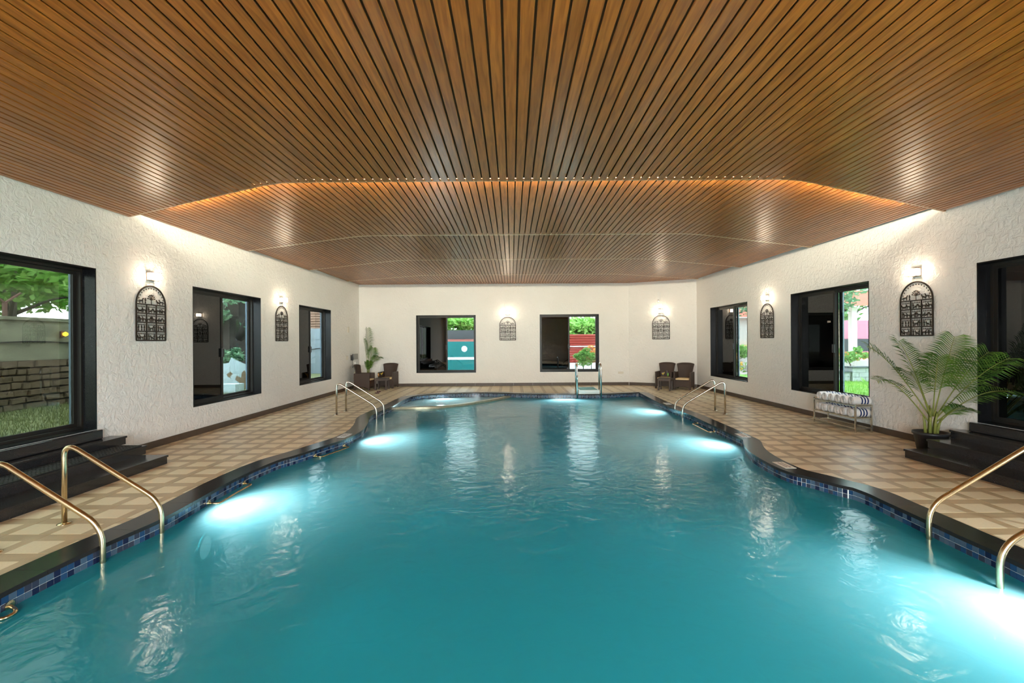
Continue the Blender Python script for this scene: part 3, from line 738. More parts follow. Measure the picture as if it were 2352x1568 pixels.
# ------------------------------------------------------------------ pool handrails (pairs with treads under water)
def ladder(b1, b2, w1, w2, label, mat, top=0.70, ramp=0.16):
    """b = deck feet, w = points where the rails enter the water"""
    r = empty('pool_handrail', ((b1.x + b2.x) / 2, (b1.y + b2.y) / 2, 0)); o0 = r.location.copy()
    tag(r, label, 'handrail', 'pool handrail pairs')
    for b, w in ((b1, w1), (b2, w2)):
        b = Vector((b.x, b.y, 0)); w = Vector((w.x, w.y, 0)); d = (w - b).normalized()
        pts = [b, b + Vector((0, 0, top)), b + d * 0.13 + Vector((0, 0, top + .02)), w + Vector((0, 0, ramp)), w + Vector((0, 0, -0.9))]
        pts = [b, b + Vector((0, 0, top + .045)), w + Vector((0, 0, ramp)), w + Vector((0, 0, -0.9))]
        path = fillet([p - o0 for p in pts], 0.15, 8)
        MB().tube(path, 0.021, 12).build('rail', mat, r, True)
        MB().lathe([(0.055, 0.0), (0.055, 0.004), (0.03, 0.012), (0.022, 0.012)], 18, 0, Matrix.Translation(b - o0)).build('foot_flange', mat, r, True)
    for z in (-0.20, -0.48):
        a, c = Vector((w1.x, w1.y, z)) - o0, Vector((w2.x, w2.y, z)) - o0; d = (c - a).normalized(); n = Vector((-d.y, d.x, 0)) * .035
        h = Vector((0, 0, .012))
        MB().add([a - n - h, c - n - h, c + n - h, a + n - h, a - n + h, c - n + h, c + n + h, a + n + h], [(0, 3, 2, 1), (4, 5, 6, 7), (0, 1, 5, 4), (1, 2, 6, 5), (2, 3, 7, 6), (3, 0, 4, 7)]).build('tread', mat, r)
    return r
ladder(P(148, 1203), V(-4.06, 3.62), P(371, 1224, WZ), P(236, 1292, WZ), 'pair of tarnished steel handrails at the near left pool edge', M['brass'])
ladder(V(4.52, 3.98), V(4.30, 3.16), P(2134, 1238, WZ), P(2297, 1350, WZ), 'pair of tarnished steel handrails at the near right pool edge', M['brass'])
ladder(P(773, 953.5), P(794.8, 945), P(864.5, 963, WZ), P(881.5, 953.5, WZ), 'pair of steel handrails on the far left by the armchairs', M['steel'])
ladder(P(1642.6, 943), P(1665.6, 951.6), P(1550.5, 950, WZ), P(1568, 959.5, WZ), 'pair of steel handrails on the far right by the armchairs', M['steel'])

# white plastic step ladder at the far edge
sx, sy = 2.345, 14.15
r = empty('step_ladder', (sx, sy, 0)); tag(r, 'white step block with green treads and chrome hoop rails at the far pool edge', 'pool ladder')
MB().box(-.325, .325, 0, .92, .03, .125).box(-.325, .325, 0, .16, -.9, .03).build('step_body', M['fibre'], r, bevel=.015)
MB().box(-.27, .27, .05, .36, .1255, .132).build('tread_pad', M['green'], r)
MB().box(-.27, .27, .46, .84, .1255, .132).build('tread_pad', M['green'], r)
mb = MB(); arc = [(.075 * math.cos(q), .075 * math.sin(q)) for q in [math.pi * k / 12 for k in range(13)]]
mb.prism(arc, 0, .006, 0, Matrix.Translation((.20, -.002, -.09)) @ Matrix.Rotation(math.pi / 2, 4, 'X')); mb.build('front_badge', M['beige'], r)
for s in (-1, 1):
    pts = fillet([(s * .365, .0, -.8), (s * .365, .0, .93), (s * .365, .30, .93), (s * .365, .30, 0.007)], .15, 8)
    MB().tube(pts, .024, 12).build('hoop_rail', M['chrome'], r, True)
    MB().lathe([(.033, -.02), (.033, .02)], 12, 0, Matrix.Translation((s * .365, 0, .55))).build('rail_collar', M['chrome'], r)

# submerged grab rails on the pool wall
def grab(pa, pb, label):
    ia = min(range(NS), key=lambda k: (OUT[k] - P(*pa, -.11)).length); ib = min(range(NS), key=lambda k: (OUT[k] - P(*pb, -.11)).length)
    r = empty('grab_rail', (OUT[ia].x, OUT[ia].y, -.12)); o0 = Vector(r.location)
    lo, hi = sorted((ia, ib)); path = [Vector((OUT[k].x, OUT[k].y, -.117)) - NRM[k] * .11 - o0 for k in range(lo, hi + 1, 2)]
    a, b = Vector((OUT[lo].x, OUT[lo].y, -.105)) - o0, Vector((OUT[hi].x, OUT[hi].y, -.105)) - o0
    MB().tube(fillet([a] + [path[0]] + path[1:-1] + [path[-1]] + [b], .06, 4), .012, 8).build('bar', M['brass'], r, True)
    for k in (lo, hi):
        ang = math.atan2(NRM[k].y, NRM[k].x) - math.pi / 2
        MB().lathe([(.032, 0), (.032, .012), (.016, .016)], 14, 0, Matrix.Translation(Vector((OUT[k].x, OUT[k].y, -.105)) - o0) @ Matrix.Rotation(ang, 4, 'Z') @ Matrix.Rotation(math.pi / 2, 4, 'X')).build('bracket', M['brass'], r)
    tag(r, label, 'grab rail', 'grab rails on the pool wall')
grab((-60, 1420), (10, 1390), 'steel grab rail in the lower left corner of the pool')
grab((470, 1155), (562, 1110), 'steel grab rail on the left wall by the near underwater glow')
grab((712, 1048), (777, 1024), 'steel grab rail on the left wall by the bend')
grab((1595, 973), (1640, 992), 'steel grab rail on the right pool wall')

# depth plates on the coping
def plate(px, py, label, k):
    p = P(px, py, .006); i = min(range(NS), key=lambda q: (OUT[q].x - p.x) ** 2 + (OUT[q].y - p.y) ** 2)
    c = (INNER[i] * .45 + OUTER[i] * .55); n = NRM[i]
    r = empty('notice_plate', (c.x, c.y, .0062), math.atan2(n.y, n.x) - math.pi / 2); tag(r, label, 'sign', 'notice plates on the coping')
    MB().box(-.15, .15, -.07, .07, 0, .004).build('plate', M['ivory'] if k == 3 else M['white'], r)
    mb = MB(); rr = random.Random(k)
    for row in range(2):
        x = -.11
        while x < .10:
            wd = rr.uniform(.012, .03); mb.box(x, x + wd, .012 - row * .04, .028 - row * .04, .0042, .0046); x += wd + .009
    mb.build('small_print', M['rust'], r)['kind'] = 'stuff'
plate(797, 1001, 'white notice plate on the left coping bend', 0)
plate(1537, 927, 'white notice plate on the coping by the far right handrails', 1)
plate(1690, 1000, 'white notice plate on the right coping before the bend', 2)
plate(1790, 1069, 'ivory notice plate on the right coping after the bend', 3)

# ------------------------------------------------------------------ sconces and iron arch panels
def wall_frame(p, inn, z):
    """matrix: local x along the wall (to the right seen from the room), local -y into the room"""
    inn = Vector(inn).normalized(); ang = math.atan2(inn.y, inn.x) + math.pi / 2
    return (p[0], p[1], z), ang
def sconce(p, inn, z, label):
    loc, ang = wall_frame(p, inn, z); r = empty('wall_sconce', loc, ang); tag(r, label, 'wall lamp', 'wall sconces')
    MB().box(-.075, .075, -.012, -.001, -.065, .065).build('back_plate', M['bronze'], r)
    for s in (-1, 1): MB().box(-.075, .075, -.085, -.012, s * .060 - .005, s * .060 + .005).build('bracket_arm', M['bronze'], r)
    MB().box(-.055, .055, -.135, -.02, -.052, .052).build('lamp_glass', M['lamp'], r)
    for s in (-1, 1):
        MB().tube([(-.058, -.02, s * .056), (-.058, -.14, s * .056), (.058, -.14, s * .056), (.058, -.02, s * .056)], .004, 6).build('cage_wire', M['bronze'], r)
    return r

AW, AH = 0.58, 0.84          # iron panel size
def animal(kind, x, z, s, mb, y, fl=1):
    """tiny flat iron figure of real thickness"""
    T = lambda a, b: (x + fl * a * s, z + b * s)
    def poly(pts):
        pts = [T(*p) for p in pts]
        if fl < 0: pts = pts[::-1]
        mb.prism(pts, y - .003, y + .003, 0, Matrix(((1, 0, 0, 0), (0, 0, 1, 0), (0, 1, 0, 0), (0, 0, 0, 1))))
    if kind == 0:      # goat
        poly([(-.5, .25), (.35, .3), (.55, .75), (.8, .72), (.8, .6), (.6, .5), (.5, .05), (.5, -.5), (.38, -.5), (.3, 0), (-.3, 0), (-.35, -.5), (-.48, -.5), (-.5, 0), (-.62, .35)])
    elif kind == 1:    # standing figure
        poly([(-.12, -.5), (-.02, .0), (-.18, .4), (-.1, .55), (-.1, .8), (.1, .8), (.1, .55), (.3, .3), (.25, .2), (.1, .3), (.12, 0), (.2, -.5), (.08, -.5), (.02, -.1), (0, -.5)])
    else:              # peacock
        poly([(-.7, -.15), (-.2, .2), (.1, .25), (.25, .65), (.4, .6), (.32, .1), (.1, -.1), (.1, -.5), (.0, -.5), (-.02, -.12), (-.5, -.3)])
def make_panel():
    r = empty('iron_wall_panel'); y = -.02; R = AW / 2; zs = AH - R
    arc = [(-R, y, 0), (-R, y, zs)] + [(R * math.cos(math.pi - math.pi * k / 20), y, zs + R * math.sin(math.pi * k / 20)) for k in range(1, 20)] + [(R, y, zs), (R, y, 0), (-R, y, 0)]
    mb = MB()
    def bar(a, b, w, mb):
        a, b = Vector(a), Vector(b); d = (b - a).normalized(); n = Vector((-d.z, 0, d.x)) * w / 2; t = Vector((0, .006, 0))
        mb.add([a - n - t, b - n - t, b + n - t, a + n - t, a - n + t, b - n + t, b + n + t, a + n + t], [(0, 1, 2, 3), (7, 6, 5, 4), (0, 4, 5, 1), (1, 5, 6, 2), (2, 6, 7, 3), (3, 7, 4, 0)])
    for a, b in zip(arc, arc[1:]): bar(a, b, .02, mb)
    mb.build('arch_frame', M['iron'], r)
    rows = 4; rh = zs / rows
    for k in range(1, rows + 1):
        mb = MB(); bar((-R, y, k * rh), (R, y, k * rh), .016, mb); mb.build('crossbar', M['iron'], r)
    for k in (1, 2):
        mb = MB(); x = -R + AW * k / 3; bar((x, y, 0), (x, y, zs), .016, mb); mb.build('upright_bar', M['iron'], r)
    rr = random.Random(5); cw = AW / 3
    for row in range(rows):
        for c in range(3):
            mb = MB(); cx = -R + cw * (c + .5); z0 = row * rh + .008
            for q in range(3): animal(rr.choice((0, 1, 2, 0)), cx + (q - 1) * .055, z0 + .034, .062, mb, y, rr.choice((1, -1)))
            for q in range(5):
                x = cx + (q - 2) * .03; mb.box(x - .0015, x + .0015, y - .001, y + .001, z0 + rh - .045, z0 + rh - .014)
                mb.box(x - .006, x + .006, y - .004, y + .004, z0 + rh - .052, z0 + rh - .038)
            mb.build('figure_row', M['iron'], r)
    mb = MB()
    for q, kd in zip((-.2, -.12, .12, .2), (0, 1, 2, 0)): animal(kd, q, zs + .045, .065, mb, y, 1 if q < 0 else -1)
    mb.tube([(0, y, zs), (0, y, zs + .09)], .005, 5)
    for q in range(7):
        a = math.pi * (q + .5) / 7; mb.tube([(0, y, zs + .07), (.07 * math.cos(a), y, zs + .08 + .07 * math.sin(a))], .004, 5)
        mb.lathe([(0, -.012), (.012, 0), (0, .012)], 6, 0, Matrix.Translation((.07 * math.cos(a), y, zs + .08 + .07 * math.sin(a))))
    for q in range(1, 16):
        a = math.pi * q / 16; rr2 = R - .03; mb.box(rr2 * math.cos(a) - .005, rr2 * math.cos(a) + .005, y - .003, y + .003, zs + rr2 * math.sin(a) - .02, zs + rr2 * math.sin(a))
    mb.build('lunette_scene', M['iron'], r)
    mb = MB()
    for q in (-.25, .25): mb.tube([(q, -.001, .05), (q, y, .05)], .005, 6)
    mb.build('wall_pin', M['iron'], r)
    return r
def copy_tree(o, parent=None):
    c = o.copy(); COL.objects.link(c); c.parent = parent
    for ch in o.children: copy_tree(ch, c)
    return c
proto = make_panel(); first = True
chp = CH0 + (CH1 - CH0) * 0.4917
spots = [((XL, 7.18), (1, 0, 0), 'on the left wall by the sliding door'), ((XL, 11.25), (1, 0, 0), 'on the left wall between the two windows'),
         ((-.152, YB), (0, -1, 0), 'on the far wall between the two windows'), ((chp.x, chp.y), tuple(-nch), 'on the angled wall above the right armchairs'),
         ((XR, 11.51), (-1, 0, 0), 'on the right wall between the two windows'), ((XR, 7.26), (-1, 0, 0), 'on the right wall above the potted palm')]
for p, inn, where in spots:
    loc, ang = wall_frame(p, inn, 1.672)
    o = proto if first else copy_tree(proto); first = False
    o.location = loc; o.rotation_euler = (0, 0, ang); tag(o, 'black iron arched panel of small figures ' + where, 'wall decoration', 'arched iron wall panels')
    sconce(p, inn, 2.66, 'lit square wall lamp above the iron panel ' + where)

# ------------------------------------------------------------------ rattan armchairs
def make_chair():
    r = empty('rattan_armchair'); D, Wd = .54, .56       # front is local -Y
    rot = Matrix(((0, 0, 1, 0), (1, 0, 0, 0), (0, 1, 0, 0), (0, 0, 0, 1)))     # prism (a,b)->(y,z), extrude x
    def arched(w0, w1, top, legw, rise):
        q = [(w0, 0), (w0 + legw, 0)]
        for k in range(7):
            t = k / 6; q.append((w0 + legw + (w1 - w0 - 2 * legw) * t, .06 + rise * math.sin(math.pi * t)))
        return q + [(w1 - legw, 0), (w1, 0), (w1, top), (w0, top)]
    for s in (-1, 1):
        a = arched(-.27, .27, .57, .05, .055); xo = s * .28
        MB().prism(a, min(xo, xo - s * .05), max(xo, xo - s * .05), 0, rot).build('arm_side', M['rattan'], r, bevel=.012)
    fr = arched(-.23, .23, .30, .01, .05); rf = Matrix(((1, 0, 0, 0), (0, 0, 1, 0), (0, 1, 0, 0), (0, 0, 0, 1)))
    MB().prism(fr, -.265, -.235, 0, rf).build('front_panel', M['rattan'], r)
    MB().box(-.23, .23, -.25, .24, .28, .32).build('seat', M['rattan'], r)
    MB().box(-.215, .215, -.27, .17, .321, .375).build('cushion', M['cushion'], r, bevel=.02)
    # flared curved back
    mb = MB(); nx, nz = 10, 10; vs = []
    for side in (0, 1):
        for j in range(nz + 1):
            t = j / nz; hw = .19 + .075 * t ** 1.6; z = .30 + .55 * t
            for i in range(nx + 1):
                u = -1 + 2 * i / nx; zz = z - (.03 * abs(u) ** 3 if j == nz else 0)
                vs.append((hw * u, .21 + .09 * t - .07 * u * u + side * .035, zz))
    n = (nx + 1) * (nz + 1); fs = []
    for j in range(nz):
        for i in range(nx):
            a = j * (nx + 1) + i; q = (a, a + 1, a + nx + 2, a + nx + 1); fs += [q, tuple(n + k for k in q[::-1])]
    rim = [i for i in range(nx + 1)] + [j * (nx + 1) + nx for j in range(1, nz + 1)] + [nz * (nx + 1) + i for i in range(nx - 1, -1, -1)] + [j * (nx + 1) for j in range(nz - 1, 0, -1)]
    for a, b in zip(rim, rim[1:] + rim[:1]): fs.append((b, a, n + a, n + b))
    mb.add(vs, fs); mb.build('backrest', M['rattan'], r, True)
    mb = MB(); mb.tube([Vector(vs[k]) + Vector((0, .0175, 0)) for k in rim[nx:nx + nz + nx + nz]], .022, 8); mb.build('back_rim', M['rattan'], r, True)
    return r
proto = make_chair(); a33 = math.radians(-33)
for k, (x, y, rz, lab) in enumerate([
        (-5.08, 15.93, math.radians(88), 'brown rattan armchair in the left corner, side on before the palm'),
        (-4.43, 16.58, math.radians(-6), 'brown rattan armchair against the far wall, left of the square window'),
        (5.22, 15.80, a33, 'brown rattan armchair on the right, behind the cocktail table'),
        (5.71, 15.42, a33, 'brown rattan armchair on the right, nearest the right wall')]):
    o = proto if k == 0 else copy_tree(proto)
    o.location = (x, y, 0); o.rotation_euler = (0, 0, rz); tag(o, lab, 'chair', 'rattan armchairs')

def make_table():
    r = empty('side_table'); w = .2; h = .40
    MB().box(-w - .01, w + .01, -w - .01, w + .01, h - .022, h).build('table_top', M['tablebrown'], r, bevel=.006)
    for a, b, c, d in ((-w, w, -w, -w + .02), (-w, w, w - .02, w), (-w, -w + .02, -w + .02, w - .02), (w - .02, w, -w + .02, w - .02)):
        MB().box(a, b, c, d, h - .085, h - .0225).build('apron', M['tablebrown'], r)
    for sx in (-1, 1):
        for sy in (-1, 1):
            MB().box(min(sx * w, sx * (w - .045)), max(sx * w, sx * (w - .045)), min(sy * w, sy * (w - .045)), max(sy * w, sy * (w - .045)), 0, h - .0855).build('leg', M['tablebrown'], r)
    return r
t1 = make_table(); t1.location = (-4.46, 15.90, 0); tag(t1, 'low square brown table between the two left armchairs', 'table', 'low brown side tables')
t2 = copy_tree(t1); t2.location = (4.99, 15.12, 0); t2.rotation_euler = (0, 0, math.radians(-30)); tag(t2, 'low square brown table before the two right armchairs', 'table', 'low brown side tables')

def tall_glass(x, y, drink, label):
    r = empty('cocktail_glass', (x, y, .4)); tag(r, label, 'drink', 'cocktails')
    MB().lathe([(.032, 0), (.034, .006), (.008, .014), (.008, .03), (.026, .05), (.034, .19), (.031, .19), (.024, .055), (.0, .05)], 16).build('glass', M['barglass'], r, True)
    MB().lathe([(.0, .052), (.023, .056), (.029, .16), (0, .16)], 16).build('drink', drink, r, True)
    MB().tube([(0, 0, .12), (-.03, 0, .24)], .003, 6).build('straw', M['white'], r)
def coupe(x, y, drink, label):
    r = empty('martini_glass', (x, y, .4)); tag(r, label, 'drink', 'cocktails')
    MB().lathe([(.036, 0), (.036, .004), (.005, .012), (.004, .085), (.012, .095), (.054, .165), (.051, .165), (.010, .100), (0, .097)], 18).build('glass', M['barglass'], r, True)
    MB().lathe([(0, .099), (.010, .103), (.045, .155), (0, .155)], 18).build('drink', drink, r, True)
    MB().lathe([(.022, -.003), (.022, .003)], 12, 0, Matrix.Translation((.045, 0, .175)) @ Matrix.Rotation(1.2, 4, 'Y')).build('fruit_slice', drink, r)
tall_glass(-4.58, 15.88, M['orange'], 'tall glass of orange drink on the left side table')
coupe(-4.50, 15.96, M['yellow'], 'martini glass of orange drink on the left side table')
coupe(4.92, 15.13, M['yellow'], 'martini glass of yellow drink on the right side table')
tall_glass(5.06, 15.08, M['lime'], 'tall glass of green drink on the right side table')

# ------------------------------------------------------------------ palms
def frond(base, d, L, up, droop, leaf, nleaf=24, seed=0, roll=0.0):
    """arching stalk with two rows of narrow leaflets; returns stalk and leaflet builders"""
    rr = random.Random(seed); d = Vector(d).normalized(); base = Vector(base); pts = []
    for k in range(17):
        t = k / 16; h = L * (math.sin(up) * t - droop * t ** 3); ho = L * (math.cos(up) * t)
        pts.append(base + d * ho + Vector((0, 0, h)))
    st = MB().tube(pts, [.009 * (1 - .85 * k / 16) + .001 for k in range(17)], 6)
    lf = MB(); s0 = 0.36
    for k in range(nleaf):
        t = s0 + (1 - s0) * (k + .5) / nleaf; i = min(15, int(t * 16)); p = pts[i].lerp(pts[i + 1], t * 16 - i); tg = (pts[i + 1] - pts[i]).normalized()
        side = tg.cross(Vector((0, 0, 1))); side = side.normalized() if side.length > .05 else Vector((1, 0, 0)); upv = side.cross(tg)
        side = side * math.cos(roll) + upv * math.sin(roll); upv = side.cross(tg)
        le = leaf * (0.55 + .6 * math.sin(math.pi * min(1, (t - s0) / (1 - s0) * .8 + .18))) * rr.uniform(.9, 1.08)
        for s in (-1, 1):
            dr = (side * s * .83 + tg * .55 + upv * rr.uniform(.12, .3)).normalized(); wd = tg * .0082
            a, b, c = p, p + dr * le * .5, p + dr * le + Vector((0, 0, -le * .26))
            lf.add([a - wd * .4, a + wd * .4, b + wd, c, b - wd], [(0, 1, 2, 4), (4, 2, 3)])
    return st, lf
def palm(loc, pot_r, pot_h, fr, label, stems, lim):
    r = empty('potted_palm', loc); tag(r, label, 'plant', 'potted palms')
    MB().lathe([(0, .0), (pot_r * .74, 0), (pot_r * .92, pot_h * .86), (pot_r, pot_h * .87), (pot_r, pot_h), (pot_r * .93, pot_h), (pot_r * .88, pot_h * .86), (0, pot_h * .86)], 28).build('pot', M['pot'], r, True)
    MB().lathe([(pot_r * .87, pot_h * .87), (pot_r * .4, pot_h * .93), (0, pot_h * .95)], 20).build('soil', M['soil'], r, True)
    for k, (x, y, h, lx, ly) in enumerate(stems):
        MB().tube([(x, y, pot_h * .85), (x + lx * .4, y + ly * .4, pot_h + h * .5), (x + lx, y + ly, pot_h + h)], [.022, .015, .010], 8).build('stem', M['stem'], r, True)
    for k, (bx, by, bz, dx, dy, L, up, droop, leaf, roll) in enumerate(fr):
        st, lf = frond((bx, by, bz), (dx, dy, 0), L, up, droop, leaf, 26, k + 3, roll)
        for m_ in (st, lf):     # leaves rest against the wall behind, never inside it
            m_.v = [(min(max(a, lim[0]), lim[1]), min(max(b, lim[2]), lim[3]), c) for a, b, c in m_.v]
        f = st.build('frond', M['stem'], r, True); lf.build('leaflets', M['palm'], f)
    return r
palm((6.08, 6.74, 0), .215, .27, [
    (-.03, -.02, .50, -1, .02, 1.62, .98, .20, .31, .5), (-.03, -.03, .52, -1, -.30, 1.45, 1.12, .16, .32, .4), (-.02, -.03, .46, -1, -.55, 1.30, .95, .26, .29, .2),
    (-.01, -.04, .50, -.55, -.8, 1.20, 1.15, .18, .29, .3), (.0, -.05, .50, -.05, -.7, 1.30, 1.30, .08, .32, .9), (.02, -.05, .48, .04, -1, 1.40, 1.02, .16, .31, .7),
    (.02, -.05, .46, .06, -1, 1.50, .88, .16, .30, .5), (.02, -.06, .42, .02, -1, 1.35, .72, .26, .26, .3), (.02, -.06, .36, .0, -1, .70, .85, .3, .20, .4), (-.05, -.02, .42, -1, -.1, 1.30, .88, .30, .24, .2)],
    'potted palm with wide fronds beside the granite steps on the right', [(-.03, -.02, .35, -.01, -.03), (.03, 0, .30, .02, -.04), (0, .03, .38, 0, -.01), (.05, -.04, .22, .03, -.05), (-.06, .02, .25, -.05, -.02), (.01, -.05, .28, -.01, -.05)], (-9, .235, -9, 9))
palm((-5.16, 16.62, 0), .20, .30, [
    (0, 0, .75, .05, -.3, 1.45, 1.46, .05, .33, .9), (-.02, -.02, .70, -.15, -.75, 1.25, 1.38, .15, .28, .8), (.02, -.03, .65, .7, -.7, .95, 1.22, .12, .26, .8), (.04, -.03, .62, 1, -.55, .95, 1.0, .35, .24, .3),
    (0, -.04, .50, .5, -.8, .55, 1.2, .1, .18, .4), (.0, -.02, .45, -.1, -1, .55, 1.2, .1, .18, .6)],
    'tall thin potted palm in the far left corner behind an armchair', [(-.03, -.02, .45, 0, -.01), (.03, 0, .40, .02, -.02), (0, .03, .5, 0, -.01)], (-.40, 9, -9, .33))

# ------------------------------------------------------------------ towel rack and towels
RX0, RX1, RY0, RY1 = 5.955, 6.235, 8.05, 9.15
r = empty('towel_rack', ((RX0 + RX1) / 2, (RY0 + RY1) / 2, 0)); o0 = r.location.copy()
tag(r, 'low steel towel rack with three shelves below the right window', 'rack')
TR = Matrix.Translation(-o0)
for x in (RX0, RX1):
    for y in (RY0, RY1): MB().box(x - .011, x + .011, y - .011, y + .011, 0, .485, 0, TR).build('leg', M['steel'], r)
for z in (.07, .245, .455):
    mb = MB(); mb.box(RX0 - .009, RX0 + .009, RY0 + .0112, RY1 - .0112, z - .009, z + .009, 0, TR).box(RX1 - .009, RX1 + .009, RY0 + .0112, RY1 - .0112, z - .009, z + .009, 0, TR)
    mb.box(RX0 + .0112, RX1 - .0112, RY0 - .008, RY0 + .008, z - .008, z + .008, 0, TR).box(RX0 + .0112, RX1 - .0112, RY1 - .008, RY1 + .008, z - .008, z + .008, 0, TR)
    s = mb.build('shelf_frame', M['steel'], r)
    for k in range(5):
        x = RX0 + (RX1 - RX0) * (k + 1) / 6; MB().tube([(x, RY0, z), (x, RY1, z)], .005, 6, 0, TR).build('shelf_bar', M['steel'], s)
for y in (RY0, RY1): MB().box(RX0 + .0112, RX1 - .0112, y - .009, y + .009, .474, .492, 0, TR).build('end_handle', M['steel'], r)
def make_towel():
    r = empty('rolled_towel'); R = .074; L = .30; n = 20     # axis along local x, resting on z = 0
    mb = MB(); bands = [0, .07, .13, .155, .18, .205, .23, .255, .30]; prof = []
    for k in range(len(bands) - 1):
        a, b = bands[k], bands[k + 1]; vs = []
        for x in (a, b):
            rr = R if 0 < x < L else R * .95
            for q in range(n): vs.append((x - L / 2, rr * math.cos(2 * math.pi * q / n), R + rr * math.sin(2 * math.pi * q / n)))
        mb.add(vs, [(q, (q + 1) % n, n + (q + 1) % n, n + q) for q in range(n)], 1 if k in (2, 4, 6) else 0)
    mb.build('roll', [M['towel'], M['navy']], r, True)
    for s in (-1, 1):       # spiral layers at both ends
        mb = MB(); pts = [(s * (L / 2), (R * .93 - .0075 * q / (2 * math.pi)) * math.cos(q), R + (R * .93 - .0075 * q / (2 * math.pi)) * math.sin(q)) for q in [k * .5 for k in range(100)] if R * .93 - .0075 * q / (2 * math.pi) > .008]
        mb.tube(pts, .0032, 5); mb.lathe([(0, 0), (R * .94, 0)], n, 0, Matrix.Translation((s * (L / 2 - .001), 0, R)) @ Matrix.Rotation(math.pi / 2, 4, 'Y')); mb.build('spiral_end', M['towel'], r, True)
    return r
tw = make_towel(); cnt = 0; names = ['first', 'second', 'third', 'fourth', 'fifth', 'sixth']; rr = random.Random(2)
for row, (z, x, lab) in enumerate(((.465, 6.10, 'top'), (.255, 6.09, 'middle'))):
    for k in range(6):
        o = tw if cnt == 0 else copy_tree(tw); cnt += 1
        y = RY0 + .105 + k * .172
        o.location = (x + rr.uniform(-.012, .012), y, z); o.rotation_euler = (rr.uniform(-1, 1) * 0, 0, rr.uniform(-.03, .03))
        tag(o, f'rolled white towel with navy stripes on the {lab} shelf, {names[k]} from the palm', 'towel', 'rolled striped towels')

# ------------------------------------------------------------------ small things on the walls
def on_left(y, z): return Vector((XL + .001, y, z))
r = empty('wall_telephone', on_left(16.12, 1.09)); tag(r, 'black wall telephone with hanging cord near the far left corner', 'telephone')
MB().box(0, .04, -.05, .05, -.09, .10).build('phone_body', M['blackplast'], r, bevel=.008)
MB().box(.041, .075, -.028, .028, -.10, .13).build('handset', M['blackplast'], r, bevel=.012)
MB().tube([(.05, 0, -.10), (.05, .01, -.2), (.04, .03, -.34), (.04, .09, -.36), (.04, .10, -.28)], .007, 6).build('cord', M['blackplast'], r)
o = MB().box(0, .06, -.2, .2, -.10, .10).build('junction_box', M['greypl'], None, bevel=.01); o.location = on_left(16.48, 1.12); tag(o, 'grey electrical box right of the wall telephone', 'electrical box')
o = MB().box(0, .05, -.12, .12, -.13, .13).build('paper_dispenser', M['white'], None, bevel=.012); o.location = on_left(16.55, .80); tag(o, 'white box on the wall below the grey electrical box', 'dispenser')
def plate_on(name, loc, rz, w, h, mat, label, cat, n=2):
    r = empty(name, loc, rz); tag(r, label, cat)
    MB().box(-w / 2, w / 2, -.012, -.001, -h / 2, h / 2).build('plate', mat, r, bevel=.003)
    for k in range(n): MB().box(-w / 2 + w * (k + .2) / n, -w / 2 + w * (k + .8) / n, -.017, -.0122, -h * .3, h * .3).build('rocker', mat, r)
plate_on('switch_plate', (XL, 15.72, 1.10), math.pi / 2, .20, .13, M['ivory'], 'ivory switch plate left of the wall telephone', 'switch', 3)
plate_on('control_panel', (XL, 15.86, 2.06), math.pi / 2, .16, .20, M['ivory'], 'small ivory control box high on the left wall near the corner', 'control box', 1)
plate_on('socket_plate', (3.98, YB, .455), 0, .20, .085, M['ivory'], 'ivory socket plate low on the far wall near the angled corner', 'socket', 2)
# pipe valve behind the left armchair
r = empty('wall_tap', on_left(16.35, .45)); tag(r, 'brass tap low on the left wall behind the armchair', 'tap')
MB().tube([(0, 0, -.1), (.05, 0, -.1), (.05, 0, .16)], .012, 8).build('pipe', M['brass'], r); MB().lathe([(.03, 0), (.03, .015)], 10, 0, Matrix.Translation((.05, 0, .03))).build('valve_wheel', M['brass'], r)
# spotlight high on the angled wall
pc = CH0 + (CH1 - CH0) * .465; loc, ang = wall_frame((pc.x, pc.y), -nch, 3.05)
r = empty('wall_spotlight', loc, ang); tag(r, 'small white spotlight high on the angled wall above the lamp', 'spotlight')
MB().box(-.05, .05, -.05, -.001, -.0, .30).build('housing', M['white'], r, bevel=.006)
MB().lathe([(.02, 0), (.045, .07), (.045, .08), (0, .08)], 14, 0, Matrix.Translation((0, -.09, .02)) @ Matrix.Rotation(2.5, 4, 'X')).build('lamp_head', M['white'], r, True)
# fallen petals on the deck
for k, (px, py) in enumerate(((866, 904), (870, 900.5))):
    p = P(px, py); mb = MB()
    for q in range(4):
        a = q * 1.57 + k; mb.lathe([(0, 0), (.03, .012), (.035, .02), (0, .03)], 7, 0, Matrix.Translation((.045 * math.cos(a), .045 * math.sin(a), .0)))
    o = mb.build('fallen_flower', M['petal']); o.location = (p.x, p.y, .0005); tag(o, ['dark purple fallen flower on the deck, nearer the pool', 'dark purple fallen flower on the deck, nearer the left table'][k], 'flower', 'fallen flowers')

# ------------------------------------------------------------------ outside the windows
GL, GR, GB = 0.40, 0.34, 0.05
def ground(name, x0, x1, y0, y1, z, mat, label):
    o = box_obj(name, x0, x1, y0, y1, z - .3, z, mat); tag(o, label, 'ground', kind='structure')
ground('ground_left', -22, XL - .302, -12, 30, GL, M['ground'], 'mossy ground outside the left windows')
ground('ground_right', XR + .302, 26, -12, 17.3, GR, M['lawn'], 'green lawn outside the right windows')
ground('ground_back', XL - .302, 26, 17.302, 40, GB, M['pave'], 'pale paved ground outside the far windows')
ground('ground_front', XL - .302, XR + .302, -16, YF - .302, 0, M['pave'], 'pale terrace behind the camera')

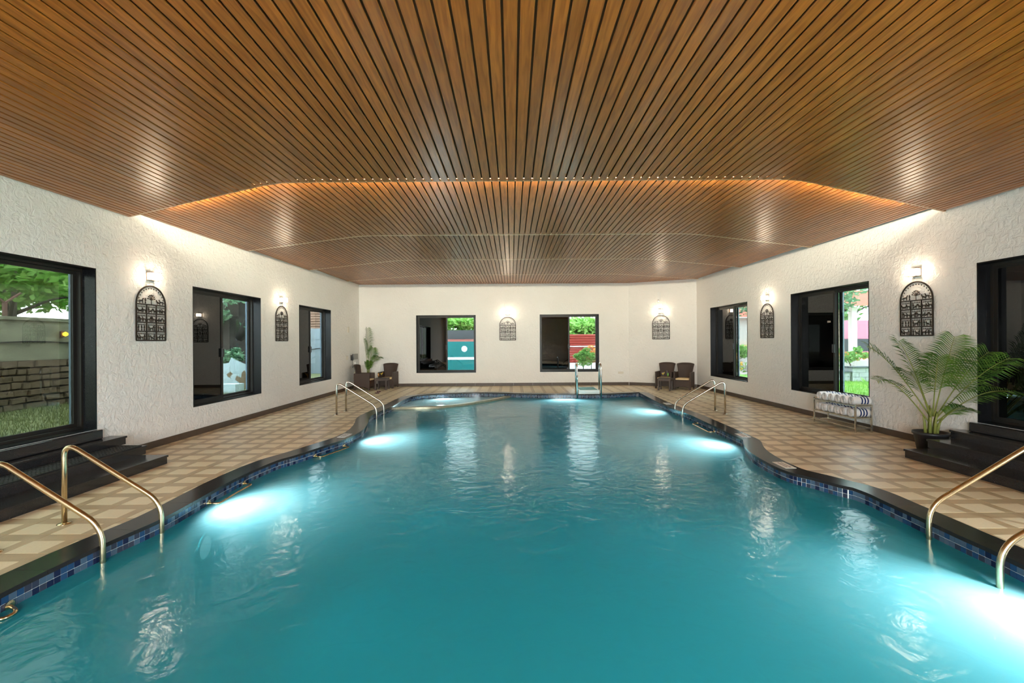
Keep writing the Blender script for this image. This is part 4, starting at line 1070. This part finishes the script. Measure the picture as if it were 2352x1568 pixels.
def crown_mesh(c, rad, n, size, seed, clusters=14, fill=.75):
    rr = random.Random(seed); mb = MB(); c = Vector(c); rad = Vector(rad); cs = []
    for _ in range(clusters):
        while True:
            p = Vector((rr.uniform(-1, 1), rr.uniform(-1, 1), rr.uniform(-1, 1)))
            if p.length < 1: break
        cs.append((p, rr.uniform(.28, .5)))
    for _ in range(n):
        q, cr = rr.choice(cs)
        d = Vector((rr.gauss(0, 1), rr.gauss(0, 1), rr.gauss(0, 1))).normalized() * cr * rr.uniform(fill * .6, 1)
        p = q + d; p = c + Vector((p.x * rad.x, p.y * rad.y, p.z * rad.z))
        a = Vector((rr.uniform(-1, 1), rr.uniform(-1, 1), rr.uniform(-.8, .5))).normalized(); b = a.cross(Vector((rr.uniform(-1, 1), rr.uniform(-1, 1), rr.uniform(-1, 1)))).normalized()
        s = size * rr.uniform(.6, 1.3)
        mb.add([p - a * s, p + b * s * .42, p + a * s, p - b * s * .42], [(0, 1, 2, 3)])
    return mb
def tree(name, base, h, rad, n, size, mat, label, cat='tree', seed=1, tr=.12, group='trees outside the windows', clusters=16):
    r = empty(name, base); tag(r, label, cat, group)
    rr = random.Random(seed)
    crown_mesh((0, 0, h), rad, n, size, seed, clusters).build('crown', mat, r)
    MB().tube([(0, 0, 0), (rr.uniform(-.1, .1) * h * .3, 0, h * .4), (rr.uniform(-.2, .2), rr.uniform(-.2, .2), h)], [tr, tr * .75, tr * .35], 10).build('trunk', M['bark'], r, True)
    for k in range(4):
        a = rr.uniform(0, 6.28); z = h * rr.uniform(.5, .75)
        MB().tube([(0, 0, z), (math.cos(a) * rad[0] * .35, math.sin(a) * rad[1] * .35, z + h * .15), (math.cos(a) * rad[0] * .7, math.sin(a) * rad[1] * .7, z + h * .22)], [tr * .4, tr * .25, tr * .08], 6).build('branch', M['bark'], r, True)
    return r
# --- left side: stone boundary wall
BWX = -9.2
r = empty('boundary_wall', (BWX, 12, GL)); tag(r, 'rubble stone boundary wall with stained plaster top outside the left door', 'wall')
MB().box(-.35, -.03, -8, 10, 0, .92).build('mortar_core', M['mortar'], r)
MB().box(-.32, .0, -8, 10, .92, 1.68).build('plaster_top', M['stain'], r)
MB().box(-.36, .04, -8, 10, 1.68, 1.74).build('wall_cap', M['stain'], r)
rr = random.Random(9); z = 0.0; ns = 0
while z < .90:
    hgt = rr.uniform(.085, .14); y = -5.2 + rr.uniform(0, .2)
    while y < 2.0 and ns < 300:
        wd = rr.uniform(.16, .42); dep = rr.uniform(0, .05); j = lambda: rr.uniform(-.014, .014)
        vs = [(-.06, y + j(), z + j()), (-.06, y + wd + j(), z + j()), (-.06, y + wd + j(), z + hgt + j()), (-.06, y + j(), z + hgt + j()),
              (dep, y + .015 + j(), z + .012 + j()), (dep + j(), y + wd - .015 + j(), z + .012 + j()), (dep + j(), y + wd - .015 + j(), z + hgt - .012 + j()), (dep, y + .015 + j(), z + hgt - .012 + j())]
        MB().add(vs, [(3, 2, 1, 0), (4, 5, 6, 7), (0, 1, 5, 4), (1, 2, 6, 5), (2, 3, 7, 6), (3, 0, 4, 7)]).build('stone', M['stone'], r); ns += 1
        y += wd + .012
    z += hgt + .010
pts = [(BWX + .03, y, 1.66 + .02 * math.sin(y * 3)) for y in [5 + k * .25 for k in range(40)]]
o = MB().tube(pts, .014, 6).build('wall_cable', M['cable']); tag(o, 'black cable strung along the stained boundary wall', 'cable')
pp = (BWX - .15, 8.55, GL + 1.742)
r = empty('fence_post', pp); tag(r, 'rusty forked post on top of the boundary wall', 'post')
MB().box(-.025, .025, -.025, .025, 0, .26).build('post', M['rust'], r)
for s in (-1, 1): MB().tube([(0, 0, .25), (0, s * .28, .46)], .022, 6).build('arm', M['rust'], r)
r = empty('garden_lamp', (BWX + .001, 9.47, 1.83)); tag(r, 'small glowing yellow lamp on the boundary wall', 'lamp')
MB().box(0, .03, -.04, .04, -.06, .06).build('base', M['rust'], r); MB().lathe([(0, -.05), (.045, -.02), (.045, .02), (0, .05)], 12, 0, Matrix.Translation((.08, 0, 0))).build('bulb', M['ylamp'], r, True)
for k, (x, y, h, rad, nm, m) in enumerate([(-12.6, 11.6, 3.2, (2.2, 2.3, 1.5), 'bright leafy tree rising behind the boundary wall, near the forked post', 'leaf1'), (-14.5, 17.5, 4.4, (2.6, 3.0, 2.5), 'dark leafy tree rising behind the boundary wall', 'leaf2'), (-10.5, 8.4, 3.35, (.8, .9, .75), 'small leafy tree close behind the forked post', 'leaf2')]):
    tree('leafy_tree', (x, y, GL), h, rad, (9000, 7000, 1500)[k], .13, M[m], nm, seed=20 + k)
# --- left window: trunk, shrubs and broken boards
r = empty('old_tree', (-8.55, 14.35, GL)); tag(r, 'thick grey tree trunk with ferny leaves outside the left window', 'tree', 'trees outside the windows')
pts = [(0, 0, -.05), (.1, -.1, .8), (-.05, .05, 1.6), (.1, 0, 2.6), (0, .1, 3.6)]
MB().tube(pts, [.62, .46, .42, .40, .34], 14).build('trunk', M['bark'], r, True)
MB().tube([(.2, -.2, 1.3), (.55, -.45, 1.75), (.8, -.5, 2.3)], [.14, .10, .05], 8).build('branch', M['bark'], r, True)
crown_mesh((.25, -.55, 2.2), (.9, .9, .55), 900, .09, 31, 8).build('leaves', M['leafb'], r)
for k, (x, y, zc, rd, n, nm) in enumerate([(-7.85, 13.05, .75, (.5, .5, .5), 650, 'broad-leaved shrub before the old tree trunk'), (-8.65, 11.9, .6, (.45, .7, .55), 700, 'dark shrub at the foot of the boundary wall')]):
    tree('shrub', (x, y, GL), zc, rd, n, .085, M['leafb'], nm, 'shrub', 40 + k, .02, 'shrubs outside the windows', 7)
r = empty('broken_board', (-7.30, 12.25, GL)); tag(r, 'pale broken board with torn brown patches leaning outside the left window', 'board')
Rb = Matrix.Rotation(math.radians(60), 4, 'Z') @ Matrix.Rotation(math.radians(78), 4, 'X')
MB().prism([(-.3, 0), (.42, 0), (.42, .62), (.1, .78), (-.02, .86), (-.1, .72), (-.26, .70), (-.34, .35)], 0, .015, 0, Rb).build('sheet', M['board'], r)
MB().prism([(.10, .02), (.40, .02), (.40, .42), (.30, .40), (.28, .5), (.2, .44), (.16, .3), (.05, .36), (.0, .26), (.12, .16)], .0152, .021, 0, Rb).build('torn_patch', M['brownpatch'], r)
MB().prism([(-.2, .42), (-.1, .48), (-.04, .42), (-.12, .36), (-.1, .30), (-.18, .36)], .0152, .021, 0, Rb).build('torn_patch', M['brownpatch'], r)
o = MB().prism([(-.2, -.12), (.2, -.15), (.24, .16), (-.18, .14)], 0, .22).build('foam_block', M['board']); o.location = (-6.95, 11.45, GL + .001); tag(o, 'pale block on the ground left of the broken board', 'block')
# --- left far window: concrete wall with corrugated sheet
r = empty('neighbour_wall', (-7.7, 18.4, GL)); tag(r, 'bluish concrete wall with brown corrugated sheet on top outside the left far window', 'wall')
MB().box(-1.6, 1.2, 0, .2, 0, 1.36).build('concrete_wall', M['concrete'], r); MB().box(-1.6, 1.2, -.02, .2, 1.36, 1.78).build('upper_band', M['concrete'], r)
mb = MB(); vs = []
for k in range(29):
    z = 1.78 + .025 * k
    for x in (-1.6, 1.2): vs.append((x, -.02 + (.03 if (k // 2) % 2 else 0), z))
mb.add(vs, [(2 * k, 2 * k + 1, 2 * k + 3, 2 * k + 2) for k in range(28)]); o = mb.build('corrugated_sheet', M['brownsheet'], r)
so = o.modifiers.new('s', 'SOLIDIFY'); so.thickness = .01
o = MB().tube([(-8.6, 18.37, 1.2), (-8.0, 18.37, 1.36), (-7.4, 18.37, 1.42), (-6.7, 18.37, 1.40)], .014, 6).build('wall_cable', M['cable']); tag(o, 'black cable crossing the bluish concrete wall', 'cable')

# --- far window left: teal practice wall
r = empty('practice_wall', (-1.9, 21.0, GB)); tag(r, 'teal painted practice wall with a white line and white dot outside the far window', 'wall')
MB().box(-4, 3, 0, .2, 0, 1.58).build('painted_wall', M['teal'], r)
MB().box(-4, 3, -.006, -.0005, .76, .875).build('white_line', M['pwhite'], r)
MB().lathe([(.135, 0), (.135, .005), (0, .005)], 28, 0, Matrix.Translation((-.26, -.001, 1.25)) @ Matrix.Rotation(math.pi / 2, 4, 'X')).build('white_dot', M['pwhite'], r)
r = empty('sheet_fence', (-1.9, 21.9, GB)); tag(r, 'dark grey sheet fence with a pink base behind the teal wall', 'fence')
MB().box(-4, 3.3, 0, .05, 1.70, 2.12).build('grey_sheet', M['greysheet'], r); MB().box(-4, 3.3, .01, .06, 0, 1.699).build('pink_base', M['pink'], r)
for k in range(4): MB().box(-3.4 + k * 2, -3.33 + k * 2, -.05, -.001, 0, 2.12).build('post', M['slate'], r)
# --- far window right: red fence, shrub
r = empty('red_fence', (4.6, 21.6, GB)); tag(r, 'red ribbed metal fence with a white rail outside the far right window', 'fence')
for k in range(13):
    z = .45 + k * .11
    MB().add([(-2.2, 0, z), (3.2, 0, z), (3.2, -.03, z + .045), (-2.2, -.03, z + .045), (-2.2, -.03, z + .085), (3.2, -.03, z + .085), (3.2, 0, z + .109), (-2.2, 0, z + .109)], [(0, 1, 2, 3), (3, 2, 5, 4), (4, 5, 6, 7), (0, 7, 6, 1)]).build('rib_panel', M['redsheet'], r)
MB().box(-2.2, 3.2, -.06, -.031, 1.30, 1.345).build('white_rail', M['pwhite'], r)
for x in (-1.5, .6, 2.7): MB().box(x, x + .06, .005, .06, 0, 1.9).build('post', M['slate'], r)
o = box_obj('low_white_wall', 2.4, 7.8, 21.2, 21.35, GB, .62, M['pwhite']); tag(o, 'low white wall under the red fence', 'wall')
tree('shrub', (2.95, 19.2, GB), .88, (.50, .36, .34), 1900, .05, M['leaf3'], 'dense green shrub before the red fence, its left half', 'shrub', 61, .025, 'shrubs outside the windows', 12)
tree('shrub', (3.95, 19.25, GB), .82, (.46, .32, .32), 1300, .05, M['leaf3'], 'sparse green shrub before the red fence, its right half', 'shrub', 62, .025, 'shrubs outside the windows', 10)
tree('shrub', (3.45, 20.15, GB), 1.18, (.42, .25, .18), 420, .04, M['leafo'], 'orange-tipped young shrub rising above the green ones', 'shrub', 63, .02, 'shrubs outside the windows', 8)
for k, (x, y, h, rad, nm) in enumerate([(-3.5, 25.5, 2.1, (3.4, 2.2, .75), 'bright green tree beyond the teal wall'), (3.9, 25.5, 2.1, (2.4, 2.2, .75), 'bright green tree beyond the red fence, left of its branches'), (8.6, 31, 2.4, (3.2, 2.2, .9), 'bright green tree beyond the red fence on the right')]):
    tree('broadleaf_tree', (x, y, GB), h, rad, 9000, .17, M['leaf1'], nm, seed=80 + k, clusters=22)

# --- right side: planter, pavilion, flowering shrubs
r = empty('stone_planter', (10.2, 14.0, GR)); tag(r, 'grey stone block planter with slate cap on the lawn outside the right window', 'planter')
for lv, (x0, x1, z1) in enumerate(((-1.2, .02, 2), (.03, 3.0, 3))):
    for row in range(z1):
        x = x0 - (row % 2) * .2
        while x < x1:
            a, b = max(x0, x), min(x1, x + .4)
            if b - a > .03: MB().box(a + .004, b - .004, -lv * .06, .3, row * .14 + .003, row * .14 + .137).build('block', M['block'], r)
            x += .4
    MB().box(x0 - .02, x1 + .02, -.05 - lv * .06, .32, z1 * .14, z1 * .14 + .035).build('slate_cap', M['slate'], r)
MB().box(-1.2, 3.0, .3, 3.0, 0, .27).build('planter_bed', M['pave'], r)
tree('shrub', (11.1, 15.2, GR + .27), .45, (.42, .4, .34), 600, .06, M['leaf3'], 'rounded green shrub on the stone planter', 'shrub', 91, .02, 'shrubs outside the windows', 8)
tree('shrub', (10.1, 14.9, GR + .27), .18, (.4, .3, .16), 350, .05, M['leaf3'], 'low green shrub at the left end of the stone planter', 'shrub', 92, .015, 'shrubs outside the windows', 6)
tree('shrub', (12.9, 18.2, GB + .4), .55, (1.0, .5, .22), 700, .06, M['leafo'], 'yellow and orange flowering bed before the pavilion', 'shrub', 93, .02, 'shrubs outside the windows', 9)
r = empty('pavilion', (14.6, 19.6, GR + .4)); tag(r, 'cream garden pavilion with white columns and red tile roof outside the right window', 'building')
MB().box(-3, 4, -.6, 4, -.4, 0).build('plinth', M['greyren'], r)
MB().box(-2.6, -.55, 0, .25, 0, 2.25).build('wall_panel', M['cream'], r)
MB().box(-2.2, -.95, -.02, -.001, .55, 1.5).build('window_pane', M['darkwin'], r)
for x in (-.30, 1.4, 3.2): MB().box(x, x + .22, -.1, .12, 0.001, 2.25).build('column', M['pwhite'], r)
MB().box(.1, 4, 3, 3.2, 0.001, 1.8).build('back_wall', M['pinkwall'], r)
MB().box(.6, 2.8, 2.97, 2.999, .3, .9).build('window_pane', M['darkwin'], r)
mb = MB()
for k in range(9): mb.box(-3 + .0, 4.2, -.7 + k * .22, -.7 + k * .22 + .25, 2.26 + k * .09, 2.33 + k * .09)
mb.build('tile_roof', M['tile_roof'], r)
tree('leafy_tree', (11.6, 17.2, GR), 2.9, (1.6, 1.2, .95), 2600, .09, M['leafb'], 'spreading leafy tree over the pavilion roof', seed=95, tr=.06)
tree('leafy_tree', (19.6, 27.5, GB), 4.6, (4.0, 2.5, 2.8), 5000, .16, M['leaf2'], 'big dark tree behind the pavilion', seed=96, tr=.2)
r = empty('grey_house', (11.9, 24.4, GB)); tag(r, 'grey house with red shutter and tiled roof outside the right far window', 'building')
MB().box(-2.2, 2, 0, 3, 0, 2.75).build('house_wall', M['greyren'], r)
MB().box(-1.0, -.62, -.05, -.001, .9, 1.75).build('shutter', M['redshut'], r); MB().box(-.95, -.66, -.05, -.001, 1.8, 2.25).build('white_box', M['pwhite'], r)
MB().box(.1, 1.1, -.04, -.001, .6, 1.05).build('window_pane', M['darkwin'], r); MB().box(.0, 1.2, -.3, -.001, 1.2, 1.32).build('awning', M['peach'], r)
mb = MB()
for k in range(7): mb.box(-2.5, 2.3, -.4 + k * .22, -.15 + k * .22, 2.76 + k * .09, 2.83 + k * .09)
mb.build('tile_roof', M['tile_roof'], r)
tree('shrub', (8.55, 18.0, GB), .95, (.70, .4, .55), 1500, .06, M['leaf3'], 'tall green shrub outside the right far window', 'shrub', 97, .03, 'shrubs outside the windows', 12)
tree('shrub', (8.15, 17.0, GR), .62, (.4, .25, .35), 160, .05, M['leafo'], 'orange flowers among the shrub outside the right far window', 'shrub', 98, .015, 'shrubs outside the windows', 8)
tree('leafy_tree', (9.5, 20.9, GB), 3.5, (1.6, 1.2, 1.0), 2200, .10, M['leafb'], 'leafy tree before the grey house roof', seed=99, tr=.08)
# bird-of-paradise plants just outside the window
for k, (x, y, h) in enumerate(((8.0, 10.25, .62), (8.25, 10.6, .45), (8.5, 10.1, .5))):
    r = empty('strelitzia_plant', (x, y, GR)); tag(r, ['leafy plant with the tallest orange flower by the right window', 'leafy plant with an orange flower, farthest of three by the right window', 'leafy plant with an orange flower, outermost of three by the right window'][k], 'plant', 'orange flowering plants')
    rr = random.Random(k)
    for q in range(6):
        a = q * 1.05 + k; d = Vector((math.cos(a), math.sin(a), 0)); L = h * rr.uniform(.6, .9); lw = .06
        mid = d * .12 + Vector((0, 0, L * .55)); tip = d * .26 + Vector((0, 0, L)); sd = Vector((-d.y, d.x, 0)) * lw
        mb = MB().tube([(0, 0, 0), mid], .006, 5); mb.add([mid, mid.lerp(tip, .45) + sd, tip, mid.lerp(tip, .45) - sd], [(0, 1, 2), (0, 2, 3)]); mb.build('leaf', M['leaf3'], r)
    MB().tube([(0, 0, 0), (.02, 0, h)], .006, 5).build('flower_stalk', M['leaf3'], r)
    mb = MB()
    for q in range(4):
        a = -.6 + q * .5; mb.add([(.02, 0, h), (.02 + .03 * math.cos(a), .01, h + .06), (.02 + .09 * math.sin(a), 0, h + .10), (.02 - .01, -.01, h + .04)], [(0, 1, 2, 3)])
    mb.build('flower', M['leafo'], r)

# grass blades near the doors and windows
def blades(name, x0, x1, y0, y1, z, n, h, mat, label, seed):
    rr = random.Random(seed); mb = MB()
    for _ in range(n):
        x, y, a, hh = rr.uniform(x0, x1), rr.uniform(y0, y1), rr.uniform(0, 6.28), h * rr.uniform(.5, 1.3); wd = .006
        dx, dy = math.cos(a) * wd, math.sin(a) * wd; lx, ly = rr.uniform(-.5, .5) * hh, rr.uniform(-.5, .5) * hh
        mb.add([(x - dx, y - dy, z), (x + dx, y + dy, z), (x + lx, y + ly, z + hh)], [(0, 1, 2)])
    tag(mb.build(name, mat), label, 'grass', kind='stuff')
blades('left_grass', -9.1, -6.2, 5.8, 12.5, GL, 9000, .07, M['leafg'], 'sparse grass on the mossy ground outside the left door', 5)
blades('right_grass', 6.8, 12.0, 8.5, 13.9, GR, 12000, .08, M['leafl'], 'lush lawn grass outside the right window', 6)

# daylight portals in the two untinted openings behind the camera (sampling guides, they give off no light)
def portal(name, loc, sx, sy, d):
    ld = bpy.data.lights.new(name, 'AREA'); ld.shape = 'RECTANGLE'; ld.size = sx; ld.size_y = sy; ld.cycles.is_portal = True
    o = bpy.data.objects.new(name, ld); COL.objects.link(o); o.location = loc; o.rotation_euler = Vector(d).to_track_quat('-Z', 'Z').to_euler()
portal('daylight_portal', ((gx0 + gx1) / 2, YF - .32, (GLAZ[2] + GLAZ[3]) / 2), gx1 - gx0, GLAZ[3] - GLAZ[2], (0, 1, 0))
portal('daylight_portal', (XR + .32, (SIDEW[0] + SIDEW[1]) / 2, (SIDEW[2] + SIDEW[3]) / 2), SIDEW[1] - SIDEW[0], SIDEW[3] - SIDEW[2], (-1, 0, 0))
